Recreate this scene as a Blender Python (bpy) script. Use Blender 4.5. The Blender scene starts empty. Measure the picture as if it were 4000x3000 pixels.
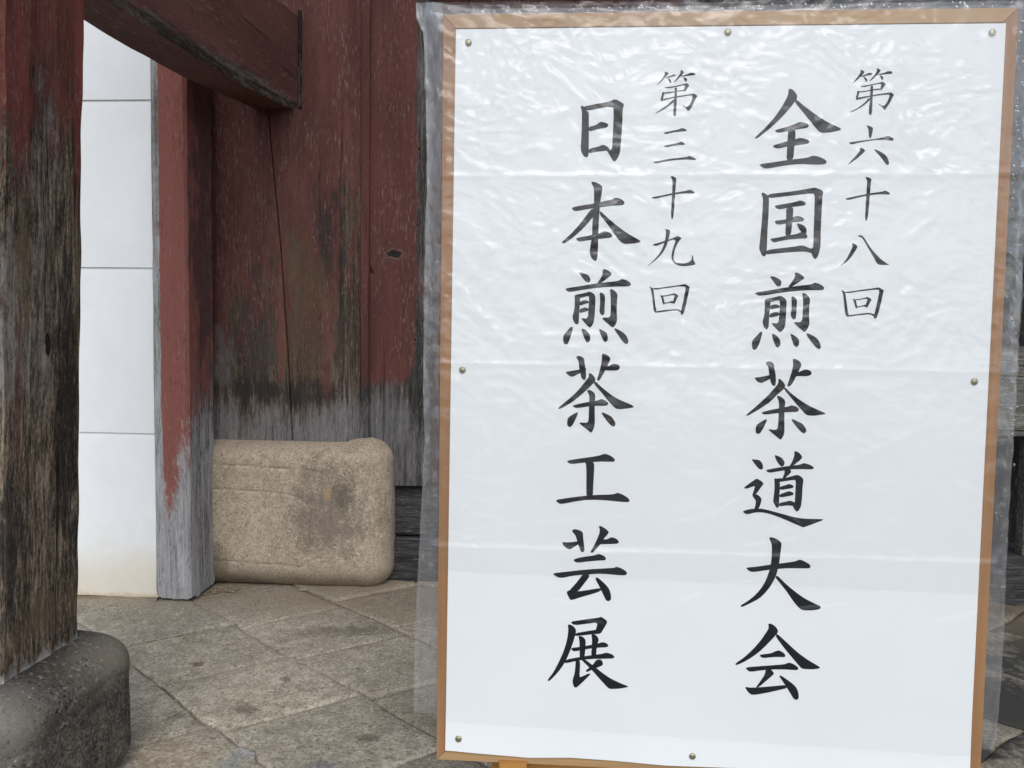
import bpy, bmesh, math, random
import numpy as np
from mathutils import Vector, Matrix, noise
random.seed(7)
scene = bpy.context.scene
COL = scene.collection

# ---------------------------------------------------------------- camera
YAW, PITCH, ROLL, CAM_H = math.radians(3.5517), math.radians(-3.2113), math.radians(.8095), 1.10
def camera():
    f = Vector((-math.sin(YAW)*math.cos(PITCH), math.cos(YAW)*math.cos(PITCH), math.sin(PITCH)))
    r = Vector((math.cos(YAW), math.sin(YAW), 0)); u = r.cross(f)
    r2 = r*math.cos(ROLL)+u*math.sin(ROLL); u2 = u*math.cos(ROLL)-r*math.sin(ROLL)
    cd = bpy.data.cameras.new('camera'); cd.sensor_width = 36; cd.lens = 27.0
    cd.clip_start = .05; cd.clip_end = 500
    o = bpy.data.objects.new('camera', cd); COL.objects.link(o)
    m = Matrix((( r2.x, u2.x, -f.x, 0), (r2.y, u2.y, -f.y, 0), (r2.z, u2.z, -f.z, CAM_H), (0, 0, 0, 1)))
    o.matrix_world = m; scene.camera = o
camera()

# ---------------------------------------------------------------- sky, sun, exposure (bright overcast day)
SUN_EL, SUN_AZ = math.radians(45), math.radians(170)      # azimuth measured from +Y towards +X: behind the camera
w = bpy.data.worlds.new('World'); scene.world = w; w.use_nodes = True
nt = w.node_tree; nt.nodes.clear()
sky = nt.nodes.new('ShaderNodeTexSky'); sky.sky_type = 'NISHITA'; sky.sun_disc = False
sky.sun_elevation = SUN_EL; sky.sun_rotation = SUN_AZ; sky.air_density = 1.0; sky.dust_density = 1.5
hs = nt.nodes.new('ShaderNodeHueSaturation'); hs.inputs['Saturation'].default_value = .66
bg = nt.nodes.new('ShaderNodeBackground'); bg.inputs['Strength'].default_value = .14
wo = nt.nodes.new('ShaderNodeOutputWorld')
nt.links.new(sky.outputs[0], hs.inputs['Color']); nt.links.new(hs.outputs[0], bg.inputs[0]); nt.links.new(bg.outputs[0], wo.inputs[0])
sd = bpy.data.lights.new('sun', 'SUN'); sd.energy = .8; sd.angle = math.radians(32); sd.color = (1, .99, .975)
so = bpy.data.objects.new('sun', sd); COL.objects.link(so)
sdir = Vector((math.sin(SUN_AZ)*math.cos(SUN_EL), math.cos(SUN_AZ)*math.cos(SUN_EL), math.sin(SUN_EL)))
so.rotation_euler = sdir.to_track_quat('Z', 'Y').to_euler(); so.location = sdir*20
vs = scene.view_settings; vs.view_transform = 'Standard'; vs.look = 'None'; vs.gamma = 1; vs.use_curve_mapping = False
vs.exposure = 0.48
scene.render.engine = 'CYCLES'
cy = scene.cycles; cy.transparent_max_bounces = 16; cy.max_bounces = 6; cy.diffuse_bounces = 4; cy.glossy_bounces = 3; cy.transmission_bounces = 3
cy.use_adaptive_sampling = True; cy.adaptive_threshold = .015; cy.use_denoising = True

# ---------------------------------------------------------------- material helpers
def lin(*c):
    return tuple(((v/255)/12.92 if v/255 <= .04045 else ((v/255+.055)/1.055)**2.4) for v in c)
class T:
    def __init__(s, name):
        s.m = bpy.data.materials.new(name); s.m.use_nodes = True; s.t = s.m.node_tree; s.t.nodes.clear()
        s.out = s.n('ShaderNodeOutputMaterial'); s._pos = None
    def n(s, k, **kw):
        x = s.t.nodes.new(k)
        for a, b in kw.items(): setattr(x, a, b)
        return x
    def put(s, sock, v):
        if hasattr(v, 'bl_idname') or isinstance(v, bpy.types.NodeSocket): s.t.links.new(v, sock)
        elif isinstance(v, (tuple, list)):
            sock.default_value = (*v, 1) if len(v) == 3 and len(sock.default_value) == 4 else v
        else: sock.default_value = v
    def pos(s):
        if s._pos is None: s._pos = s.n('ShaderNodeNewGeometry').outputs['Position']
        return s._pos
    def map(s, v, scale=(1, 1, 1), loc=(0, 0, 0), rot=(0, 0, 0)):
        x = s.n('ShaderNodeMapping'); s.put(x.inputs[0], v); x.inputs['Scale'].default_value = scale
        x.inputs['Location'].default_value = loc; x.inputs['Rotation'].default_value = rot; return x.outputs[0]
    def noise(s, v, scale=1., detail=4., rough=.55, dist=0., kind=None):
        x = s.n('ShaderNodeTexNoise'); s.put(x.inputs['Vector'], v); x.inputs['Scale'].default_value = scale
        x.inputs['Detail'].default_value = detail; x.inputs['Roughness'].default_value = rough; x.inputs['Distortion'].default_value = dist
        if kind: x.noise_type = kind
        return x.outputs['Fac']
    def voro(s, v, scale=1., feature='F1', out='Distance', rnd=1.):
        x = s.n('ShaderNodeTexVoronoi', feature=feature); s.put(x.inputs['Vector'], v); x.inputs['Scale'].default_value = scale
        x.inputs['Randomness'].default_value = rnd
        return x.outputs[out]
    def math(s, op, a, b=0., c=0., clamp=False):
        x = s.n('ShaderNodeMath', operation=op, use_clamp=clamp)
        for i, v in enumerate((a, b, c)): s.put(x.inputs[i], v)
        return x.outputs[0]
    def vmath(s, op, a, b):
        x = s.n('ShaderNodeVectorMath', operation=op); s.put(x.inputs[0], a); s.put(x.inputs[1], b)
        return x.outputs['Value'] if op in ('LENGTH', 'DISTANCE', 'DOT_PRODUCT') else x.outputs[0]
    def add(s, *v):
        r = v[0]
        for x in v[1:]: r = s.math('ADD', r, x)
        return r
    def mul(s, a, b): return s.math('MULTIPLY', a, b)
    def rng(s, v, a, b, c=0., d=1., smooth=True):
        x = s.n('ShaderNodeMapRange', interpolation_type='SMOOTHSTEP' if smooth else 'LINEAR'); x.clamp = True
        for i, q in enumerate((v, a, b, c, d)): s.put(x.inputs[i], q)
        return x.outputs[0]
    def sep(s, v):
        x = s.n('ShaderNodeSeparateXYZ'); s.put(x.inputs[0], v); return x.outputs
    def ramp(s, f, stops):
        x = s.n('ShaderNodeValToRGB'); s.put(x.inputs[0], f); e = x.color_ramp.elements
        while len(e) < len(stops): e.new(.5)
        for i, (p, c) in enumerate(stops): e[i].position = p; e[i].color = (*c, 1)
        return x.outputs[0]
    def mix(s, f, a, b, mode='MIX'):
        x = s.n('ShaderNodeMix', data_type='RGBA', blend_type=mode); s.put(x.inputs[0], f)
        s.put(x.inputs[6], a); s.put(x.inputs[7], b); return x.outputs[2]
    def bump(s, h, strength=.3, dist=.01, normal=None):
        x = s.n('ShaderNodeBump'); s.put(x.inputs['Height'], h); x.inputs['Strength'].default_value = strength
        x.inputs['Distance'].default_value = dist
        if normal is not None: s.put(x.inputs['Normal'], normal)
        return x.outputs[0]
    def bsdf(s, col, rough=.8, spec=.3, normal=None, **kw):
        x = s.n('ShaderNodeBsdfPrincipled'); s.put(x.inputs['Base Color'], col); s.put(x.inputs['Roughness'], rough)
        s.put(x.inputs['Specular IOR Level'], spec)
        if normal is not None: s.put(x.inputs['Normal'], normal)
        for k, v in kw.items(): s.put(x.inputs[k], v)
        return x.outputs[0]
    def done(s, sh): s.t.links.new(sh, s.out.inputs[0]); return s.m
    def blob(s, c, r):
        """soft ellipse mask 1 inside -> 0 outside, ragged by noise"""
        q = s.map(s.pos(), tuple(1/v for v in r), tuple(-a/v for a, v in zip(c, r)))
        d = s.vmath('LENGTH', q, (0, 0, 0)); return d

AX = {'X': 0, 'Y': 1, 'Z': 2}
def wood(name, axis='Z', paint=None, bare=((.02, .016, .014), (.06, .05, .045), (.13, .12, .115)), base=.5, big=.5, flake=.35, fine=.25,
         terms=(), tint_terms=(), tint=(.2, .2, .21), seed=0., grain=70., bump=.5, cracks=.5, knots=(), foot=None, mid=.25, stretch=.05, zslope=None, under=0., fleck=.45, soft=.06, stains_or_shade=(), paint_var=.6, bigscale=4., spec=.2, rough=.82, ramp_pos=(.32, .5, .68)):
    """weathered timber: grain along an axis, old paint flaking off to bare wood.
    terms: (axis, from, to, value_from, value_to) push the paint cover; tint_terms push the silver greying"""
    t = T(name); p = t.map(t.pos(), (1, 1, 1), (seed*3.1, seed*1.7, seed*2.3)); ai = AX[axis]
    def st(c, a):
        v = [c]*3; v[ai] = a; return tuple(v)
    warp = t.noise(t.map(p, st(3., 1.2)), 1, 3)
    pw = t.n('ShaderNodeVectorMath', operation='ADD'); t.put(pw.inputs[0], p)
    wv = [0.03]*3; wv[ai] = 0
    sc = t.n('ShaderNodeVectorMath', operation='SCALE'); sc.inputs[0].default_value = wv; t.put(sc.inputs['Scale'], warp); t.t.links.new(sc.outputs[0], pw.inputs[1])
    q = pw.outputs[0]
    g1 = t.noise(t.map(q, st(grain, grain*stretch)), 1, 7, .74)
    g2 = t.noise(t.map(q, st(grain*2.6, grain*stretch*7)), 1, 4, .7)
    bn = t.noise(t.map(p, st(bigscale, bigscale*.28)), 1, 5, .6)
    iso = t.noise(p, 42., 4, .6); md = t.noise(t.map(q, st(12, 5.5), (1, 8, 3)), 1, 5, .62)
    bn2 = t.noise(t.map(p, st(bigscale*1.8, bigscale*.35), (7, 3, 5)), 1, 5, .6)
    fl = t.noise(t.map(q, st(44, 15)), 1, 6, .75)
    xyz = list(t.sep(t.pos()))
    if zslope: xyz[2] = t.add(xyz[2], t.mul(t.math('SUBTRACT', zslope[1], xyz[1]), zslope[0]))
    def addterms(v, ts):
        for a, f0, f1, v0, v1 in ts: v = t.add(v, t.rng(xyz[AX[a]], f0, f1, v0, v1))
        return v
    gm = t.add(t.mul(g1, .8), t.mul(g2, .5), t.mul(bn2, .35), -.325)
    col = t.ramp(gm, [(a, b) for a, b in zip(ramp_pos, bare)])
    if tint_terms:
        tv = addterms(t.add(t.mul(t.math('SUBTRACT', bn2, .5), 1.3), t.mul(t.math('SUBTRACT', g1, .5), .5), t.mul(t.math('SUBTRACT', md, .5), .9)), tint_terms)
        tcol = t.ramp(gm, [(ramp_pos[0], tuple(.35*v for v in tint)), (ramp_pos[1], tint), (ramp_pos[2]+.06, tuple(1.5*v for v in tint))])
        col = t.mix(t.rng(tv, .18, .82), col, tcol)
    ck = t.noise(t.map(q, st(38, .7), (2, 9, 4)), 1, 3, .5)
    ckm = t.rng(ck, .30, .36, 1., 0.)
    height = t.add(t.mul(g1, .7), t.mul(g2, .3), t.mul(ckm, -.6))
    if paint:
        P = t.add(base, t.mul(t.math('SUBTRACT', bn, .5), big*2), t.mul(t.math('SUBTRACT', fl, .5), flake*2), t.mul(t.math('SUBTRACT', g1, .5), fine*2), t.mul(t.math('SUBTRACT', md, .5), mid*2))
        P = addterms(P, terms)
        if under:
            nn = t.sep(t.n('ShaderNodeNewGeometry').outputs['True Normal'])[2]; P = t.add(P, t.rng(nn, -.95, -.85, under, 0.))
        mask = t.rng(P, .46-soft, .56+soft)
        pv = t.mix(t.rng(t.add(t.mul(bn2, .6), t.mul(g1, .4)), .35, .65), tuple(c*paint_var for c in paint), paint)
        scr = t.rng(t.noise(t.map(q, st(120, 22), (4, 4, 4)), 1, 3, .6), .66, .74)
        pv = t.mix(t.mul(scr, .35), pv, tuple(min(.6, c*1.6+.05) for c in paint))
        col = t.mix(mask, col, pv)
        height = t.add(t.mul(height, t.rng(mask, 0, 1, 1., .35)), t.mul(mask, .7))
    for sc_, sr_, scol, amt in stains_or_shade:
        d = t.add(t.blob(sc_, sr_), t.mul(t.math('SUBTRACT', md, .5), 2.2), t.mul(t.math('SUBTRACT', fl, .5), 2.6), t.mul(t.math('SUBTRACT', g1, .5), 1.6))
        col = t.mix(t.mul(t.rng(d, .45, 1.05, 1., 0.), amt), col, scol)
    fk = t.noise(t.map(q, st(150, 150*max(.16, stretch*2.2)), (6, 2, 8)), 1, 3, .8)
    fk = t.add(t.mul(t.math('SUBTRACT', fk, .5), t.rng(t.add(t.mul(md, .6), t.mul(bn, .4)), .36, .62, .45, 1.35)), .5)
    col = t.mix(t.mul(t.rng(fk, .57, .68), fleck), col, t.mix(.5, col, (.42, .37, .32)))
    col = t.mix(t.mul(t.rng(fk, .43, .33), fleck*1.3), col, t.mix(.7, col, (.01, .008, .007)))
    col = t.mix(t.mul(ckm, cracks), col, (.008, .006, .005))
    for kc, kr in knots:
        d = t.add(t.blob(kc, kr), t.mul(t.math('SUBTRACT', iso, .5), 1.5), t.mul(t.math('SUBTRACT', g1, .5), .5))
        ring = t.math('MULTIPLY', t.rng(d, .7, .95), t.rng(d, 1.0, 1.4, 1., 0.))
        col = t.mix(t.mul(ring, .35), col, (.16, .13, .11))
        col = t.mix(t.rng(d, .6, .9, 1., 0.), col, (.018, .015, .014)); height = t.add(height, t.mul(t.rng(d, .5, .9, 1., 0.), -1.5))
    if foot: col = t.mix(t.mul(t.rng(t.add(xyz[2], t.mul(t.math('SUBTRACT', fl, .5), .10)), foot[0], foot[1], 1., 0.), foot[3]), col, foot[2])
    return t.done(t.bsdf(col, rough, spec, t.bump(height, bump, .006)))

def granite(name, cols, speck=(.05, .045, .04), speck_amt=.5, scale=220., seed=0., stains_or_shade=(), bump=.35, varied=False, terms=(), rough=.85, big=2.2):
    t = T(name); p = t.map(t.pos(), (1, 1, 1), (seed, seed*2, seed*.7))
    if varied:
        oi = t.n('ShaderNodeObjectInfo'); cmb = t.n('ShaderNodeCombineXYZ')
        t.put(cmb.inputs[0], t.mul(oi.outputs['Random'], 30.)); p = t.vmath('ADD', p, cmb.outputs[0])
    a = t.noise(p, big, 6, .6); b = t.noise(p, scale*.12, 5, .65); c = t.noise(p, scale*.5, 4, .7)
    g = t.add(t.mul(a, .42), t.mul(b, .38), t.mul(c, .55), -.175)
    xyz = t.sep(t.pos())
    col = t.ramp(g, [(.32+.36*i/(len(cols)-1), k) for i, k in enumerate(cols)])
    if varied: col = t.mix(.55, col, t.ramp(oi.outputs['Random'], [(0, (.42, .36, .28)), (.5, (.5, .48, .42)), (1, (.62, .58, .5))]), 'OVERLAY')
    sp = t.noise(p, scale*.55, 3, .75); sp2 = t.noise(t.map(p, (1, 1, 1), (5, 5, 5)), scale*.35, 3, .7)
    col = t.mix(t.mul(t.rng(sp, .54, .62), speck_amt), col, speck)
    col = t.mix(t.mul(t.rng(sp2, .60, .70), speck_amt*.8), col, tuple(min(.75, 1.5*v+.05) for v in cols[-1]))
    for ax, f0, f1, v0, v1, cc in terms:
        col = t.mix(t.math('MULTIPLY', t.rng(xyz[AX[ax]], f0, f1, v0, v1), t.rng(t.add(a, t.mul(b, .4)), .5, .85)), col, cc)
    for sc, sr, scol, amt in stains_or_shade:
        d = t.add(t.blob(sc, sr), t.mul(t.math('SUBTRACT', b, .5), 1.6), t.mul(t.math('SUBTRACT', c, .5), 1.4), t.mul(t.math('SUBTRACT', a, .5), 1.4))
        col = t.mix(t.mul(t.rng(d, .2, 1.3, 1., 0.), amt), col, scol)
    h = t.add(t.mul(b, .8), t.mul(c, .35), t.mul(sp, -.3))
    return t.done(t.bsdf(col, rough, .25, t.bump(h, bump, .006)))

# ---------------------------------------------------------------- object helpers
def link(name, me, mat=None, parent=None, smooth=None):
    o = bpy.data.objects.new(name, me); COL.objects.link(o)
    if mat: me.materials.append(mat)
    if parent: o.parent = parent
    if smooth is not None:
        me.polygons.foreach_set('use_smooth', [True]*len(me.polygons)); me.set_sharp_from_angle(angle=math.radians(smooth))
    return o
def pydata(name, vs_, fs, mat=None, parent=None, smooth=None):
    me = bpy.data.meshes.new(name); me.from_pydata([tuple(v) for v in vs_], [], fs); me.validate(); me.update()
    return link(name, me, mat, parent, smooth)
def thing(name, label, cat, loc=(0, 0, 0), group=None):
    o = bpy.data.objects.new(name, None); COL.objects.link(o); o.location = (0, 0, 0); o.empty_display_size = .1
    return tag(o, label, cat, group)
def tag(o, label, cat, group=None, kind=None):
    o['label'] = label; o['category'] = cat
    if group: o['group'] = group
    if kind: o['kind'] = kind
    return o
def nz(x, y, z): return noise.noise(Vector((x, y, z)))
def section(x0, x1, y0, y1, ch=.01, step=.03):
    """closed chamfered rectangle, edges subdivided"""
    c = [(x0+ch, y0), (x1-ch, y0), (x1, y0+ch), (x1, y1-ch), (x1-ch, y1), (x0+ch, y1), (x0, y1-ch), (x0, y0+ch)]
    out = []
    for i, a in enumerate(c):
        b = c[(i+1) % 8]; n = max(1, int(math.hypot(b[0]-a[0], b[1]-a[1])/step))
        for k in range(n): out.append((a[0]+(b[0]-a[0])*k/n, a[1]+(b[1]-a[1])*k/n))
    return out
def loft(name, rings, mat, parent=None, smooth=35):
    n = len(rings[0]); vs_ = [p for r in rings for p in r]; fs = []
    for i in range(len(rings)-1):
        for k in range(n):
            k2 = (k+1) % n; fs.append((i*n+k, i*n+k2, (i+1)*n+k2, (i+1)*n+k))
    fs.append(tuple(range(n))[::-1]); fs.append(tuple((len(rings)-1)*n+k for k in range(n)))
    o = pydata(name, vs_, fs, mat, parent, smooth)
    bm = bmesh.new(); bm.from_mesh(o.data); bmesh.ops.recalc_face_normals(bm, faces=bm.faces); bm.to_mesh(o.data); bm.free()
    return o
def timber(name, x0, x1, y0, y1, z0, z1, mat, parent=None, axis='Z', ch=.008, amp=.002, step=.04, lstep=.05, seed=0., fn=None, smooth=35):
    """a squared timber along an axis with worn, slightly wandering faces; fn(x,y,z) bends it"""
    lo = {'X': (y0, y1, z0, z1, x0, x1), 'Y': (x0, x1, z0, z1, y0, y1), 'Z': (x0, x1, y0, y1, z0, z1)}[axis]
    sec = section(lo[0], lo[1], lo[2], lo[3], ch, step); n = max(2, int((lo[5]-lo[4])/lstep)); rings = []
    for i in range(n+1):
        l = lo[4]+(lo[5]-lo[4])*i/n; r = []
        for a, b in sec:
            da = amp*(nz(a*14+seed, b*14, l*2.2)+.7*nz(a*40+seed, b*40, l*9)); db = amp*(nz(a*14+seed+9, b*14, l*2.2)+.7*nz(a*40+seed+5, b*40, l*9))
            P = {'X': (l, a+da, b+db), 'Y': (a+da, l, b+db), 'Z': (a+da, b+db, l)}[axis]
            r.append(fn(*P) if fn else P)
        rings.append(r)
    return loft(name, rings, mat, parent, smooth)
def rounded_block(name, x0, x1, y0, y1, z0, z1, rad, mat, parent=None, step=.02, disp=None, rz=None):
    """stone block with big soft edges, sampled on a regular lattice and pushed onto a rounded box"""
    nx, ny, nz_ = (max(4, int((b-a)/step)) for a, b in ((x0, x1), (y0, y1), (z0, z1)))
    idx = {}; vs_ = []; fs = []
    cx, cy, cz = (x0+x1)/2, (y0+y1)/2, (z0+z1)/2; rz = rz or rad
    def V(i, j, k):
        key = (i, j, k)
        if key in idx: return idx[key]
        p = Vector((x0+(x1-x0)*i/nx, y0+(y1-y0)*j/ny, z0+(z1-z0)*k/nz_))
        c = Vector((min(max(p.x, x0+rad), x1-rad), min(max(p.y, y0+rad), y1-rad), min(max(p.z, z0+rz), z1-rz)))
        d = p-c; e = Vector((d.x/rad, d.y/rad, d.z/rz))
        if e.length > 0:
            m = max(abs(e.x), abs(e.y), abs(e.z)); e2 = e.normalized()*m
            p = c+Vector((e2.x*rad, e2.y*rad, e2.z*rz))
        if disp: p = disp(p)
        idx[key] = len(vs_); vs_.append(p); return idx[key]
    for i in range(nx):
        for j in range(ny):
            fs.append((V(i, j, 0), V(i, j+1, 0), V(i+1, j+1, 0), V(i+1, j, 0))); fs.append((V(i, j, nz_), V(i+1, j, nz_), V(i+1, j+1, nz_), V(i, j+1, nz_)))
    for i in range(nx):
        for k in range(nz_):
            fs.append((V(i, 0, k), V(i+1, 0, k), V(i+1, 0, k+1), V(i, 0, k+1))); fs.append((V(i, ny, k), V(i, ny, k+1), V(i+1, ny, k+1), V(i+1, ny, k)))
    for j in range(ny):
        for k in range(nz_):
            fs.append((V(0, j, k), V(0, j, k+1), V(0, j+1, k+1), V(0, j+1, k))); fs.append((V(nx, j, k), V(nx, j+1, k), V(nx, j+1, k+1), V(nx, j, k+1)))
    return pydata(name, vs_, fs, mat, parent, 60)
def polydist(x, z, pts):
    best = 9.
    for (ax, az), (bx, bz) in zip(pts, pts[1:]):
        dx, dz = bx-ax, bz-az; t_ = max(0, min(1, ((x-ax)*dx+(z-az)*dz)/(dx*dx+dz*dz+1e-12)))
        best = min(best, math.hypot(x-ax-dx*t_, z-az-dz*t_))
    return best
def lerp(v, tab):
    for (a, p), (b, q) in zip(tab, tab[1:]):
        if v <= b: return p+(q-p)*max(0, (v-a))/(b-a)
    return tab[-1][1]
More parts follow.
